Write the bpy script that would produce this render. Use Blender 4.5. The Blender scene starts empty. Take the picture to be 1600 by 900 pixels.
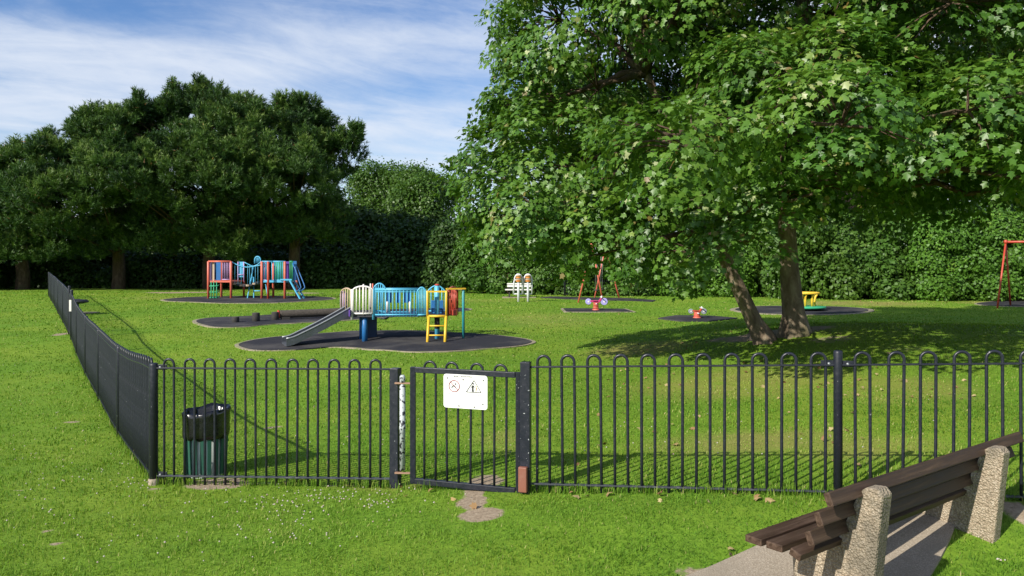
import bpy, bmesh, math, random
import numpy as np
from mathutils import Vector, Matrix
random.seed(7)
RNG = np.random.default_rng(11)
R = math.radians
S = bpy.context.scene
COL = S.collection

# ------------------------------------------------------------------ camera, sky, sun, exposure
CAMZ = 2.0; F = 1246.0; HX = 800.0; HY = 415.0        # focal length and horizon in 1600x900 pixels
cam = bpy.data.cameras.new('camera'); camo = bpy.data.objects.new('camera', cam); COL.objects.link(camo)
cam.sensor_width = 36.0; cam.lens = 36.0 * F / 1600.0; cam.shift_y = -(450 - HY) / 1600.0
cam.clip_start = 0.05; cam.clip_end = 3000
camo.location = (0, 0, CAMZ); camo.rotation_euler = (R(90), 0, 0)
S.camera = camo
SUN_EL = R(32.5); SUN_H = Vector((-0.70, -0.715, 0)).normalized()
TOSUN = Vector((SUN_H.x * math.cos(SUN_EL), SUN_H.y * math.cos(SUN_EL), math.sin(SUN_EL)))
sl = bpy.data.lights.new('sun', 'SUN'); so = bpy.data.objects.new('sun', sl); COL.objects.link(so)
sl.energy = 4.9; sl.angle = R(0.55); sl.color = (1.0, 0.94, 0.84)
so.rotation_euler = (-TOSUN).to_track_quat('-Z', 'Y').to_euler(); so.location = (-20, -20, 30)
CLOUD_SEED = (12.46, 14.84)
W = bpy.data.worlds.new('World'); S.world = W; W.use_nodes = True
def build_world():
    nt = W.node_tree; N = nt.nodes; L = nt.links
    bg = N['Background']; bg.inputs['Strength'].default_value = 0.108
    sky = N.new('ShaderNodeTexSky'); sky.sky_type = 'NISHITA'; sky.sun_disc = False
    sky.sun_elevation = SUN_EL; sky.sun_rotation = math.atan2(SUN_H.x, SUN_H.y)
    sky.air_density = 1.0; sky.dust_density = 0.25; sky.ozone_density = 3.0
    tc = N.new('ShaderNodeTexCoord'); sp = N.new('ShaderNodeSeparateXYZ'); L.new(tc.outputs['Generated'], sp.inputs[0])
    def math_(op, a, b=None, clamp=False):
        m = N.new('ShaderNodeMath'); m.operation = op; m.use_clamp = clamp
        for i, v in enumerate((a, b)):
            if v is None: continue
            if isinstance(v, (int, float)): m.inputs[i].default_value = v
            else: L.new(v, m.inputs[i])
        return m.outputs[0]
    zz = math_('ADD', math_('MAXIMUM', sp.outputs['Z'], 0.0), 0.16)
    cx = math_('DIVIDE', sp.outputs['X'], zz); cy = math_('DIVIDE', sp.outputs['Y'], zz)
    def noise(scale, ang, stretch, loc, detail=6, rough=0.6, dist=0.0):
        """streaky noise: long along the compass direction ang (from straight ahead to the right)"""
        ca, sa = math.cos(R(ang)), math.sin(R(ang))
        al = math_('ADD', math_('MULTIPLY', cx, sa / stretch), math_('MULTIPLY', cy, ca / stretch))
        pe = math_('ADD', math_('MULTIPLY', cx, -ca), math_('MULTIPLY', cy, sa))
        cb = N.new('ShaderNodeCombineXYZ'); L.new(math_('ADD', al, loc[0]), cb.inputs[0]); L.new(math_('ADD', pe, loc[1]), cb.inputs[1])
        n = N.new('ShaderNodeTexNoise'); L.new(cb.outputs[0], n.inputs['Vector'])
        n.inputs['Scale'].default_value = scale; n.inputs['Detail'].default_value = detail
        n.inputs['Roughness'].default_value = rough; n.inputs['Distortion'].default_value = dist
        return n.outputs['Fac']
    def ramp(v, lo, hi):
        m = N.new('ShaderNodeMapRange'); m.interpolation_type = 'SMOOTHSTEP'; L.new(v, m.inputs[0])
        m.inputs[1].default_value = lo; m.inputs[2].default_value = hi
        return m.outputs[0]
    big = noise(0.85, 68, 2.6, CLOUD_SEED, 3, 0.5, 0.3)
    fine = noise(3.2, 62, 2.2, (1.0, 4.0), 9, 0.62, 0.9)
    puff = noise(11.0, 30, 1.3, (5.0, 2.0), 6, 0.65, 0.5)
    s = math_('ADD', math_('MULTIPLY', big, 1.0), math_('ADD', math_('MULTIPLY', fine, 0.30), math_('MULTIPLY', puff, 0.10)))
    cov = math_('MULTIPLY', ramp(s, 0.52, 0.83), 0.90)
    low = math_('MULTIPLY', ramp(sp.outputs['Z'], 0.22, 0.02), 0.50)       # thin veil of high cloud towards the horizon
    cov = math_('MAXIMUM', cov, low, True)
    hs = N.new('ShaderNodeHueSaturation'); hs.inputs['Saturation'].default_value = 1.2; hs.inputs['Hue'].default_value = 0.51; L.new(sky.outputs[0], hs.inputs['Color'])
    mx = N.new('ShaderNodeMix'); mx.data_type = 'RGBA'; L.new(cov, mx.inputs['Factor'])
    L.new(hs.outputs[0], mx.inputs[6]); mx.inputs[7].default_value = (5.5, 5.95, 6.7, 1)
    L.new(mx.outputs[2], bg.inputs['Color'])
build_world()
S.view_settings.view_transform = 'Standard'; S.view_settings.look = 'None'
S.view_settings.exposure = 0.42; S.view_settings.gamma = 1.0; S.view_settings.use_curve_mapping = False
S.cycles.max_bounces = 6; S.cycles.diffuse_bounces = 3; S.cycles.glossy_bounces = 2; S.cycles.transmission_bounces = 3
S.cycles.transparent_max_bounces = 4; S.cycles.caustics_reflective = False; S.cycles.caustics_refractive = False

# ------------------------------------------------------------------ terrain
_py = np.array([-40, 0, 7, 10, 13, 17, 21, 27, 35, 45, 100, 400.0])
_pz = np.array([0, 0, -.05, -.07, -.05, .05, .16, .31, .47, .55, .8, 1.2])
def sstep(a, b, x):
    t = np.clip((x - a) / (b - a), 0, 1); return t * t * (3 - 2 * t)
def gz(x, y):
    x = np.asarray(x, float); y = np.asarray(y, float)
    z = np.zeros(np.broadcast(x, y).shape)
    for k in (-1.2, -.4, .4, 1.2): z = z + np.interp(y + k, _py, _pz) / 4
    z = z + .055 * np.clip(x + 1.2, 0, 6) * sstep(4.9, 6.3, y) * (1 - sstep(7.5, 14, y))
    dx = x - 7.6; dy = y - 15.2
    sx = np.where(dx < 0, 3.4, 9.0); sy = np.where(dy < 0, 3.6, 4.6)
    z = z + .80 * np.exp(-(dx / sx) ** 2 / 1.6 - (dy / sy) ** 2 / 1.6)
    dip = sum(np.interp(y + k, [7.2, 9.9, 13, 15.2, 18.2, 20.6], [0, .13, .135, .18, .16, 0]) for k in (-.6, 0, .6)) / 3
    z = z - dip * sstep(2.7, 4.1, -x)
    z = z + .012 * np.sin(x * 1.1 + .6 * y) * np.sin(y * .8 - .3 * x) + .006 * np.sin(2.7 * x) * np.sin(2.3 * y + x)
    return z
def gzf(x, y): return float(gz(x, y))
def at(px, py):
    """ground point seen at a pixel of the 1600x900 photograph"""
    d = np.arange(2.5, 140, .02); x = (px - HX) / F * d; zz = CAMZ + (HY - py) / F * d
    hit = np.nonzero(zz <= gz(x, d))[0]
    i = hit[0] if len(hit) else len(d) - 1
    return Vector((x[i], d[i], gzf(x[i], d[i])))
def P(px, py, D): return Vector(((px - HX) / F * D, D, CAMZ + (HY - py) / F * D))
def PG(px, D, dz=0.0):
    x = (px - HX) / F * D; return Vector((x, D, gzf(x, D) + dz))

# ------------------------------------------------------------------ helpers
def tag(o, label=None, cat=None, group=None, kind=None):
    if label: o['label'] = label
    if cat: o['category'] = cat
    if group: o['group'] = group
    if kind: o['kind'] = kind
    return o
def thing(name, label, cat, loc=(0, 0, 0), group=None):
    o = bpy.data.objects.new(name, None); COL.objects.link(o); o.location = loc
    o.empty_display_size = .2
    return tag(o, label, cat, group)
def wloc(o):
    v = Vector((0, 0, 0))
    while o is not None: v = v + o.location; o = o.parent
    return v
class MB:
    def __init__(s): s.v = []; s.f = []; s.sm = []
    def add(s, vs, fs, smooth=False):
        b = len(s.v); s.v += [Vector(v) for v in vs]
        for f in fs: s.f.append([i + b for i in f]); s.sm.append(smooth)
        return s
    def box(s, c, size, ax=None, bev=0.0):
        """box at centre c; ax = (x axis, y axis, z axis)"""
        X, Y, Z = ax if ax else (Vector((1, 0, 0)), Vector((0, 1, 0)), Vector((0, 0, 1)))
        c = Vector(c); h = [q / 2 for q in size]
        if bev <= 0:
            vs = [c + X * h[0] * i + Y * h[1] * j + Z * h[2] * k for k in (-1, 1) for j in (-1, 1) for i in (-1, 1)]
            return s.add(vs, [(0, 2, 3, 1), (4, 5, 7, 6), (0, 1, 5, 4), (2, 6, 7, 3), (0, 4, 6, 2), (1, 3, 7, 5)])
        bm = bmesh.new(); bmesh.ops.create_cube(bm, size=1)
        for v in bm.verts: v.co = Vector((v.co.x * size[0], v.co.y * size[1], v.co.z * size[2]))
        bmesh.ops.bevel(bm, geom=bm.edges[:], offset=bev, segments=2, affect='EDGES', profile=.6)
        bm.verts.index_update()
        vs = [c + X * v.co.x + Y * v.co.y + Z * v.co.z for v in bm.verts]
        fs = [[v.index for v in f.verts] for f in bm.faces]; bm.free()
        return s.add(vs, fs)
    def bar(s, a, b, w, h, up=(0, 0, 1), bev=0.0):
        a = Vector(a); b = Vector(b); X = (b - a); L = X.length; X.normalize()
        Y = Vector(up).cross(X)
        if Y.length < 1e-4: Y = Vector((0, 1, 0)).cross(X)
        Y.normalize(); Z = X.cross(Y)
        return s.box((a + b) / 2, (L, w, h), (X, Y, Z), bev)
    def tube(s, pts, r, seg=8, cap=True, closed=False):
        pts = [Vector(p) for p in pts]; n = len(pts)
        rs = r if isinstance(r, (list, tuple)) else [r] * n
        base = len(s.v); prev = None; T0 = None
        for i, p in enumerate(pts):
            if closed: t = pts[(i + 1) % n] - pts[i - 1]
            else: t = pts[min(i + 1, n - 1)] - pts[max(i - 1, 0)]
            t.normalize()
            if prev is None:
                a = Vector((0, 0, 1)) if abs(t.z) < .9 else Vector((1, 0, 0))
                u = (a - t * a.dot(t)).normalized()
            else:
                u = prev - t * prev.dot(t)
                u = u.normalized() if u.length > 1e-6 else t.orthogonal().normalized()
            prev = u; w = t.cross(u)
            for k in range(seg):
                an = 2 * math.pi * k / seg
                s.v.append(p + (u * math.cos(an) + w * math.sin(an)) * rs[i])
        for i in range(n if closed else n - 1):
            j = (i + 1) % n
            for k in range(seg):
                k2 = (k + 1) % seg
                s.f.append([base + i * seg + k, base + i * seg + k2, base + j * seg + k2, base + j * seg + k]); s.sm.append(True)
        if cap and not closed:
            s.f.append([base + k for k in range(seg)][::-1]); s.sm.append(False)
            s.f.append([base + (n - 1) * seg + k for k in range(seg)]); s.sm.append(False)
        return s
    def lathe(s, c, prof, seg=24, ax=None):
        X, Y, Z = ax if ax else (Vector((1, 0, 0)), Vector((0, 1, 0)), Vector((0, 0, 1)))
        c = Vector(c); b = len(s.v)
        for r, z in prof:
            for k in range(seg):
                an = 2 * math.pi * k / seg
                s.v.append(c + X * r * math.cos(an) + Y * r * math.sin(an) + Z * z)
        for i in range(len(prof) - 1):
            for k in range(seg):
                k2 = (k + 1) % seg
                s.f.append([b + i * seg + k, b + i * seg + k2, b + (i + 1) * seg + k2, b + (i + 1) * seg + k]); s.sm.append(True)
        s.f.append([b + k for k in range(seg)][::-1]); s.sm.append(False)
        s.f.append([b + (len(prof) - 1) * seg + k for k in range(seg)]); s.sm.append(False)
        return s
    def prism(s, poly, c, X, Y, Z, thick):
        """polygon (list of 2d) in plane X,Y extruded along Z, centred"""
        n = len(poly); c = Vector(c)
        vs = [c + X * a + Y * b - Z * thick / 2 for a, b in poly] + [c + X * a + Y * b + Z * thick / 2 for a, b in poly]
        fs = [list(range(n))[::-1], list(range(n, 2 * n))] + [[i, (i + 1) % n, n + (i + 1) % n, n + i] for i in range(n)]
        return s.add(vs, fs)
    def build(s, name, mat, parent=None, local=False, bevel=0.0):
        o0 = Vector((0, 0, 0)) if (parent is None or local) else wloc(parent)
        me = bpy.data.meshes.new(name)
        me.from_pydata([tuple(v - o0) for v in s.v], [], s.f)
        me.polygons.foreach_set('use_smooth', s.sm)
        me.update()
        if bevel > 0:
            bm = bmesh.new(); bm.from_mesh(me); bmesh.ops.recalc_face_normals(bm, faces=bm.faces[:])
            ed = [e for e in bm.edges if len(e.link_faces) == 2 and e.calc_face_angle(0) > .5]
            bmesh.ops.bevel(bm, geom=ed, offset=bevel, segments=2, affect='EDGES', profile=.6); bm.to_mesh(me); bm.free()
        else:
            bm = bmesh.new(); bm.from_mesh(me); bmesh.ops.recalc_face_normals(bm, faces=bm.faces[:]); bm.to_mesh(me); bm.free()
        o = bpy.data.objects.new(name, me); COL.objects.link(o)
        if mat: me.materials.append(mat)
        if parent: o.parent = parent
        return o
def place(src, name, parent, M):
    """another part that shares the mesh of src"""
    o = bpy.data.objects.new(name, src.data if hasattr(src, 'data') else src); COL.objects.link(o)
    o.parent = parent; o.matrix_local = M
    return o
def np_mesh(name, V, Fc, mat, parent=None, attrs=None, smooth=False, kind=None):
    V = np.ascontiguousarray(V, np.float32); Fc = np.ascontiguousarray(Fc, np.int32); m, k = Fc.shape
    if parent is not None: V = V - np.array(wloc(parent), np.float32)
    me = bpy.data.meshes.new(name)
    me.vertices.add(len(V)); me.vertices.foreach_set('co', V.ravel())
    me.loops.add(m * k); me.loops.foreach_set('vertex_index', Fc.ravel())
    me.polygons.add(m); me.polygons.foreach_set('loop_start', np.arange(m, dtype=np.int32) * k)
    if smooth: me.polygons.foreach_set('use_smooth', np.ones(m, bool))
    me.update(calc_edges=True)
    for an, (dom, arr) in (attrs or {}).items():
        a = me.attributes.new(an, 'FLOAT', dom); a.data.foreach_set('value', np.ascontiguousarray(arr, np.float32))
    me.materials.append(mat)
    o = bpy.data.objects.new(name, me); COL.objects.link(o)
    if parent is not None: o.parent = parent
    if kind: o['kind'] = kind
    return o

# ------------------------------------------------------------------ materials
def newmat(name):
    m = bpy.data.materials.new(name); m.use_nodes = True
    return m, m.node_tree.nodes, m.node_tree.links, m.node_tree.nodes['Principled BSDF']
def nz(N, L, scale, detail=4, rough=.55, vec=None, dist=0):
    n = N.new('ShaderNodeTexNoise'); n.inputs['Scale'].default_value = scale; n.inputs['Detail'].default_value = detail
    n.inputs['Roughness'].default_value = rough; n.inputs['Distortion'].default_value = dist
    if vec is None:
        tc = N.new('ShaderNodeTexCoord'); vec = tc.outputs['Object']
    L.new(vec, n.inputs['Vector']); return n.outputs['Fac']
def rampn(N, L, v, stops):
    r = N.new('ShaderNodeValToRGB'); L.new(v, r.inputs[0]); e = r.color_ramp.elements
    while len(e) < len(stops): e.new(.5)
    for q, (p, c) in zip(e, stops): q.position = p; q.color = (*c, 1) if len(c) == 3 else c
    return r.outputs[0]
def mixc(N, L, f, a, b, mode='MIX'):
    m = N.new('ShaderNodeMix'); m.data_type = 'RGBA'; m.blend_type = mode
    for i, v in ((0, f), (6, a), (7, b)):
        if isinstance(v, (int, float)): m.inputs[i].default_value = v
        elif isinstance(v, tuple): m.inputs[i].default_value = (*v, 1)
        else: L.new(v, m.inputs[i])
    return m.outputs[2]
def mrange(N, L, v, a, b, c=0., d=1.):
    m = N.new('ShaderNodeMapRange'); m.interpolation_type = 'SMOOTHSTEP'; L.new(v, m.inputs[0])
    for i, q in enumerate((a, b, c, d)): m.inputs[i + 1].default_value = q
    return m.outputs[0]
def bump(N, L, bs, h, strength=.4, dist=.01):
    b = N.new('ShaderNodeBump'); b.inputs['Strength'].default_value = strength; b.inputs['Distance'].default_value = dist
    L.new(h, b.inputs['Height']); L.new(b.outputs[0], bs.inputs['Normal'])
def paint(name, c, rough=.45, wear=.25, wearc=None, scale=9., metal=0., spec=.5):
    m, N, L, bs = newmat(name)
    f = nz(N, L, scale, 6, .65)
    c2 = wearc or tuple(q * .55 + .03 for q in c)
    col = mixc(N, L, mrange(N, L, f, .5, .78, 0, wear * 2.2), c, c2)
    f2 = nz(N, L, scale * .25, 3)
    col = mixc(N, L, mrange(N, L, f2, .3, .7, 0, .3), col, tuple(min(1, q * .8) for q in c))
    L.new(col, bs.inputs['Base Color']); bs.inputs['Roughness'].default_value = rough; bs.inputs['Metallic'].default_value = metal
    bs.inputs['Specular IOR Level'].default_value = spec
    L.new(mrange(N, L, f, .3, .75, rough - .08, min(1, rough + .2)), bs.inputs['Roughness'])
    return m
def leafmat(name, stops, trans=.3, rough=.45, spec=.35, tcol=None, nscale=.35):
    m, N, L, bs = newmat(name)
    at_ = N.new('ShaderNodeAttribute'); at_.attribute_name = 'rnd'
    col = rampn(N, L, at_.outputs['Fac'], stops)
    n1 = nz(N, L, nscale, 3)
    col = mixc(N, L, mrange(N, L, n1, .35, .7, 0, .35), col, mixc(N, L, .5, col, (.10, .15, .012)))
    L.new(col, bs.inputs['Base Color']); bs.inputs['Roughness'].default_value = rough; bs.inputs['Specular IOR Level'].default_value = spec
    tr = N.new('ShaderNodeBsdfTranslucent')
    L.new(mixc(N, L, .75, col, tcol or (.16, .30, .02)), tr.inputs['Color'])
    ms = N.new('ShaderNodeMixShader'); ms.inputs[0].default_value = trans
    L.new(bs.outputs[0], ms.inputs[1]); L.new(tr.outputs[0], ms.inputs[2])
    L.new(ms.outputs[0], N['Material Output'].inputs['Surface'])
    return m

def ground_mat():
    m, N, L, bs = newmat('grass_ground')
    tc = N.new('ShaderNodeTexCoord'); V = tc.outputs['Object']
    a = nz(N, L, .35, 5, .6, V); b = nz(N, L, 2.2, 5, .65, V); c = nz(N, L, 22, 5, .7, V); d = nz(N, L, 90, 3, .7, V)
    g = rampn(N, L, c, [(.28, (.045, .10, .007)), (.5, (.10, .22, .013)), (.72, (.18, .32, .024))])
    g = mixc(N, L, mrange(N, L, a, .35, .68, 0, .55), g, (.23, .29, .028))
    g = mixc(N, L, mrange(N, L, b, .5, .75, 0, .5), g, (.07, .16, .012))
    g = mixc(N, L, mrange(N, L, d, .35, .75, 0, .45), g, (.25, .37, .045))
    dry = N.new('ShaderNodeAttribute'); dry.attribute_name = 'dry'
    dm = N.new('ShaderNodeMath'); dm.operation = 'MULTIPLY'; L.new(dry.outputs['Fac'], dm.inputs[0]); L.new(mrange(N, L, b, .2, .6), dm.inputs[1])
    g = mixc(N, L, dm.outputs[0], g, (.27, .24, .07))
    so_ = N.new('ShaderNodeAttribute'); so_.attribute_name = 'soil'
    sm = N.new('ShaderNodeMath'); sm.operation = 'ADD'; L.new(so_.outputs['Fac'], sm.inputs[0])
    nb = N.new('ShaderNodeMath'); nb.operation = 'MULTIPLY_ADD'; L.new(nz(N, L, 9, 6, .7, V), nb.inputs[0]); nb.inputs[1].default_value = .9; nb.inputs[2].default_value = -.45
    L.new(nb.outputs[0], sm.inputs[1])
    soil = rampn(N, L, nz(N, L, 30, 6, .7, V), [(.3, (.20, .15, .10)), (.55, (.36, .285, .20)), (.75, (.47, .39, .29))])
    g = mixc(N, L, mrange(N, L, sm.outputs[0], .38, .62), g, soil)
    L.new(g, bs.inputs['Base Color']); bs.inputs['Roughness'].default_value = .9; bs.inputs['Specular IOR Level'].default_value = .15
    bump(N, L, bs, mixc(N, L, .5, c, d), .7, .03)
    return m
M = {}
M['ground'] = ground_mat()
M['blade'] = leafmat('grass_blade', [(0, (.048, .115, .012)), (.35, (.102, .230, .020)), (.7, (.185, .33, .034)), (.9, (.31, .38, .075)), (1, (.46, .40, .18))], .33, .6, .15, (.30, .46, .02), .5)
M['syc'] = leafmat('sycamore_leaf', [(0, (.040, .11, .014)), (.45, (.078, .18, .020)), (.8, (.135, .24, .032)), (.91, (.20, .29, .05)), (.925, (.17, .09, .03)), (.94, (.30, .36, .13)), (1, (.44, .47, .25))], .27, .42, .45, (.17, .33, .02), .25)
M['pine'] = leafmat('pine_needle', [(0, (.008, .027, .010)), (.45, (.026, .072, .017)), (.8, (.074, .15, .026)), (.97, (.14, .21, .04)), (1, (.30, .14, .05))], .16, .5, .3, (.10, .2, .02), .15)
M['ivy'] = leafmat('ivy_leaf', [(0, (.045, .11, .012)), (.5, (.075, .18, .018)), (.85, (.11, .24, .025)), (1, (.20, .30, .05))], .22, .5, .35, (.16, .32, .02), .3)
M['hedge'] = leafmat('hedge_leaf', [(0, (.035, .09, .012)), (.5, (.06, .14, .018)), (.88, (.10, .19, .03)), (.96, (.16, .19, .05)), (1, (.16, .10, .03))], .22, .5, .35, (.13, .27, .02), .3)
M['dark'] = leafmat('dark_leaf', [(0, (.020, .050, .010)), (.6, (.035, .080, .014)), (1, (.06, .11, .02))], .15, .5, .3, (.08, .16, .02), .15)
M['lime'] = leafmat('light_leaf', [(0, (.045, .105, .015)), (.6, (.075, .155, .022)), (1, (.12, .21, .035))], .28, .45, .4, (.14, .28, .02), .15)
def bark(name, a, b, c, scale=6):
    m, N, L, bs = newmat(name)
    tc = N.new('ShaderNodeTexCoord'); mp = N.new('ShaderNodeMapping'); L.new(tc.outputs['Object'], mp.inputs[0]); mp.inputs['Scale'].default_value = (1, 1, .35)
    f = nz(N, L, scale, 8, .7, mp.outputs[0], .6); f2 = nz(N, L, 1.3, 4, .6, tc.outputs['Object'])
    col = rampn(N, L, f, [(.3, a), (.5, b), (.72, c)])
    col = mixc(N, L, mrange(N, L, f2, .5, .7, 0, .5), col, (.13, .14, .06))
    L.new(col, bs.inputs['Base Color']); bs.inputs['Roughness'].default_value = .9; bs.inputs['Specular IOR Level'].default_value = .2
    bump(N, L, bs, f, 1.0, .04); return m
M['bark'] = bark('sycamore_bark', (.07, .05, .035), (.19, .145, .10), (.33, .28, .20))
M['pinebark'] = bark('pine_bark', (.04, .026, .018), (.10, .065, .045), (.17, .12, .09))
M['black'] = paint('black_fence_paint', (.013, .015, .024), .38, .06, (.08, .09, .10), 30, 0, .45)
M['railworn'] = paint('weathered_rail_paint', (.040, .044, .056), .40, .35, (.17, .18, .19), 16, 0, .5)
M['blackworn'] = paint('chipped_black_paint', (.014, .016, .026), .38, .0, (.40, .42, .42), 26, 0, .45)
def chips(m, c, scale, lo, hi):
    N = m.node_tree.nodes; L = m.node_tree.links; bs = N['Principled BSDF']; src = bs.inputs['Base Color'].links[0].from_socket
    L.new(mixc(N, L, mrange(N, L, nz(N, L, scale, 3, .5, N.new('ShaderNodeNewGeometry').outputs['Position']), lo, hi), src, c), bs.inputs['Base Color'])
chips(M['black'], (.26, .27, .28), 38, .735, .76)
chips(M['blackworn'], (.45, .47, .47), 60, .69, .73)
M['galv'] = paint('galvanised_steel', (.36, .38, .39), .45, .3, (.16, .15, .13), 14, .6)
M['rust'] = paint('rusty_steel', (.33, .20, .13), .7, .3, (.18, .09, .05), 30)
M['brown'] = paint('red_brown_paint', (.23, .085, .055), .55, .2, (.34, .24, .18), 12)
M['hinge'] = paint('peeling_hinge_paint', (.46, .50, .50), .5, .2, (.2, .2, .2), 38)
chips(M['hinge'], (.025, .025, .035), 32, .54, .60)
M['signwhite'] = paint('sign_white', (.80, .80, .78), .35, .05, (.6, .6, .56), 6)
M['signred'] = paint('sign_dark_red', (.28, .05, .07), .4, .1)
M['signblack'] = paint('sign_black', (.03, .028, .028), .4, .05)
M['signochre'] = paint('sign_ochre', (.55, .36, .08), .4, .05)
M['signgrey'] = paint('sign_grey_print', (.45, .45, .47), .4, .05)
M['bag'] = paint('black_bin_bag', (.008, .008, .010), .22, .05, (.03, .03, .03), 12, 0, .8)
M['bingreen'] = paint('bin_green', (.014, .085, .055), .5, .2, (.05, .12, .09), 14)
M['binpale'] = paint('bin_pale_strip', (.55, .60, .56), .5, .3, (.25, .33, .28), 10)
M['blue'] = paint('blue_paint', (.020, .135, .36), .4, .2)
M['cyan'] = paint('sky_blue_paint', (.09, .42, .62), .4, .22, (.06, .25, .40))
M['darkblue'] = paint('dark_blue_panel', (.012, .045, .13), .45, .15)
M['white'] = paint('white_paint', (.74, .72, .68), .42, .2, (.50, .42, .36))
M['tan'] = paint('tan_wood_paint', (.48, .36, .24), .55, .3, (.28, .18, .12))
M['lilac'] = paint('lilac_paint', (.42, .28, .50), .45, .2)
M['purple'] = paint('purple_panel', (.12, .05, .34), .4, .1)
M['yellow'] = paint('yellow_paint', (.75, .48, .035), .42, .15, (.52, .33, .05))
M['red'] = paint('red_paint', (.46, .060, .030), .42, .2, (.32, .10, .07))
M['salmon'] = paint('faded_red_paint', (.62, .135, .085), .45, .25, (.44, .12, .09))
M['teal'] = paint('teal_paint', (.03, .27, .30), .42, .2)
M['greenp'] = paint('green_paint', (.035, .34, .16), .45, .2)
M['slide'] = paint('grey_slide_steel', (.10, .11, .13), .30, .25, (.20, .21, .22), 6, .35)
M['decking'] = paint('dark_deck', (.03, .032, .04), .6, .1)
M['lavender'] = paint('lavender_plastic', (.36, .34, .68), .4, .1)
M['magenta'] = paint('magenta_plastic', (.48, .03, .16), .4, .1)
M['orange'] = paint('orange_plastic', (.66, .24, .04), .45, .2)
M['greypost'] = paint('pale_grey_metal', (.60, .62, .64), .4, .2, (.4, .42, .44))
M['bikegrey'] = paint('grey_plastic', (.26, .29, .33), .5, .2)
M['crow'] = paint('black_feather', (.010, .010, .013), .5, .05)
M['tyre'] = paint('log_end_dark', (.03, .028, .026), .8, .2, (.06, .05, .04))
M['red_brick'] = None
def rubber():
    m, N, L, bs = newmat('rubber_surface'); f = nz(N, L, 60, 4, .7); f2 = nz(N, L, .9, 5, .6)
    col = rampn(N, L, f, [(.3, (.013, .013, .017)), (.6, (.032, .032, .039)), (.8, (.06, .06, .066))])
    col = mixc(N, L, mrange(N, L, f2, .42, .68, 0, .7), col, (.085, .080, .076))
    L.new(col, bs.inputs['Base Color']); bs.inputs['Roughness'].default_value = .9; bs.inputs['Specular IOR Level'].default_value = .2; bump(N, L, bs, f, .5, .01); return m
M['rubber'] = rubber()
def concrete(name, stops, scale=45, bs_=1.0, dist=.012, patch=(.12, .11, .085)):
    m, N, L, bs = newmat(name); f = nz(N, L, scale, 5, .7); f2 = nz(N, L, 2.5, 6, .65)
    vo = N.new('ShaderNodeTexVoronoi'); vo.inputs['Scale'].default_value = scale * 1.6
    tc = N.new('ShaderNodeTexCoord'); L.new(tc.outputs['Object'], vo.inputs['Vector'])
    col = rampn(N, L, f, stops)
    col = mixc(N, L, mrange(N, L, vo.outputs['Distance'], .25, .6, 0, .55), col, tuple(q * .5 for q in stops[1][1]))
    col = mixc(N, L, mrange(N, L, f2, .50, .66, 0, .7), col, patch)
    L.new(col, bs.inputs['Base Color']); bs.inputs['Roughness'].default_value = .92; bs.inputs['Specular IOR Level'].default_value = .2
    inv = N.new('ShaderNodeMath'); inv.operation = 'SUBTRACT'; inv.inputs[0].default_value = 1; L.new(vo.outputs['Distance'], inv.inputs[1])
    bump(N, L, bs, inv.outputs[0], bs_, dist); return m
M['aggregate'] = concrete('exposed_aggregate', [(.3, (.22, .17, .12)), (.5, (.42, .34, .24)), (.72, (.60, .53, .42))], 48)
M['padconc'] = concrete('gravel_concrete', [(.3, (.27, .215, .15)), (.5, (.40, .335, .25)), (.75, (.53, .46, .37))], 70, .5, .005, (.27, .23, .17))
M['edging'] = concrete('pale_edging', [(.3, (.24, .20, .14)), (.5, (.36, .31, .22)), (.75, (.46, .42, .33))], 30, .5, .006, (.13, .20, .03))
def wood(name, a, b, c, rough=.5, ax=0):
    m, N, L, bs = newmat(name); tc = N.new('ShaderNodeTexCoord'); mp = N.new('ShaderNodeMapping'); L.new(tc.outputs['Object'], mp.inputs[0])
    sc = [26, 26, 26]; sc[ax] = 1.3; mp.inputs['Scale'].default_value = sc
    f = nz(N, L, 1.6, 8, .7, mp.outputs[0], .5); g = nz(N, L, 3, 6, .65, tc.outputs['Object'])
    col = rampn(N, L, f, [(.32, a), (.5, b), (.7, c)])
    col = mixc(N, L, mrange(N, L, g, .64, .74, 0, .6), col, (.26, .20, .14))
    L.new(col, bs.inputs['Base Color']); L.new(mrange(N, L, f, .3, .7, rough - .1, rough + .2), bs.inputs['Roughness'])
    bump(N, L, bs, f, .5, .004); return m
M['plank'] = wood('stained_plank', (.028, .016, .010), (.062, .037, .024), (.115, .074, .050), .55)
M['plank'].node_tree.nodes['Principled BSDF'].inputs['Specular IOR Level'].default_value = .28
M['log'] = wood('weathered_log', (.03, .025, .02), (.062, .052, .042), (.12, .10, .085), .9)
def brickmat():
    m, N, L, bs = newmat('red_brick'); b = N.new('ShaderNodeTexBrick'); tc = N.new('ShaderNodeTexCoord')
    mp = N.new('ShaderNodeMapping'); L.new(tc.outputs['Object'], mp.inputs[0]); mp.inputs['Rotation'].default_value = (R(90), 0, 0); L.new(mp.outputs[0], b.inputs['Vector'])
    b.inputs['Color1'].default_value = (.33, .11, .065, 1); b.inputs['Color2'].default_value = (.24, .085, .05, 1); b.inputs['Mortar'].default_value = (.35, .31, .27, 1)
    b.inputs['Scale'].default_value = 4.4; b.inputs['Mortar Size'].default_value = .03
    L.new(b.outputs[0], bs.inputs['Base Color']); bs.inputs['Roughness'].default_value = .9; return m
M['brick'] = brickmat()
M['tile'] = paint('roof_tile', (.20, .085, .055), .8, .4, (.12, .07, .05), 3)
M['glass'] = paint('window_glass', (.05, .06, .07), .08, .02)

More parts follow.
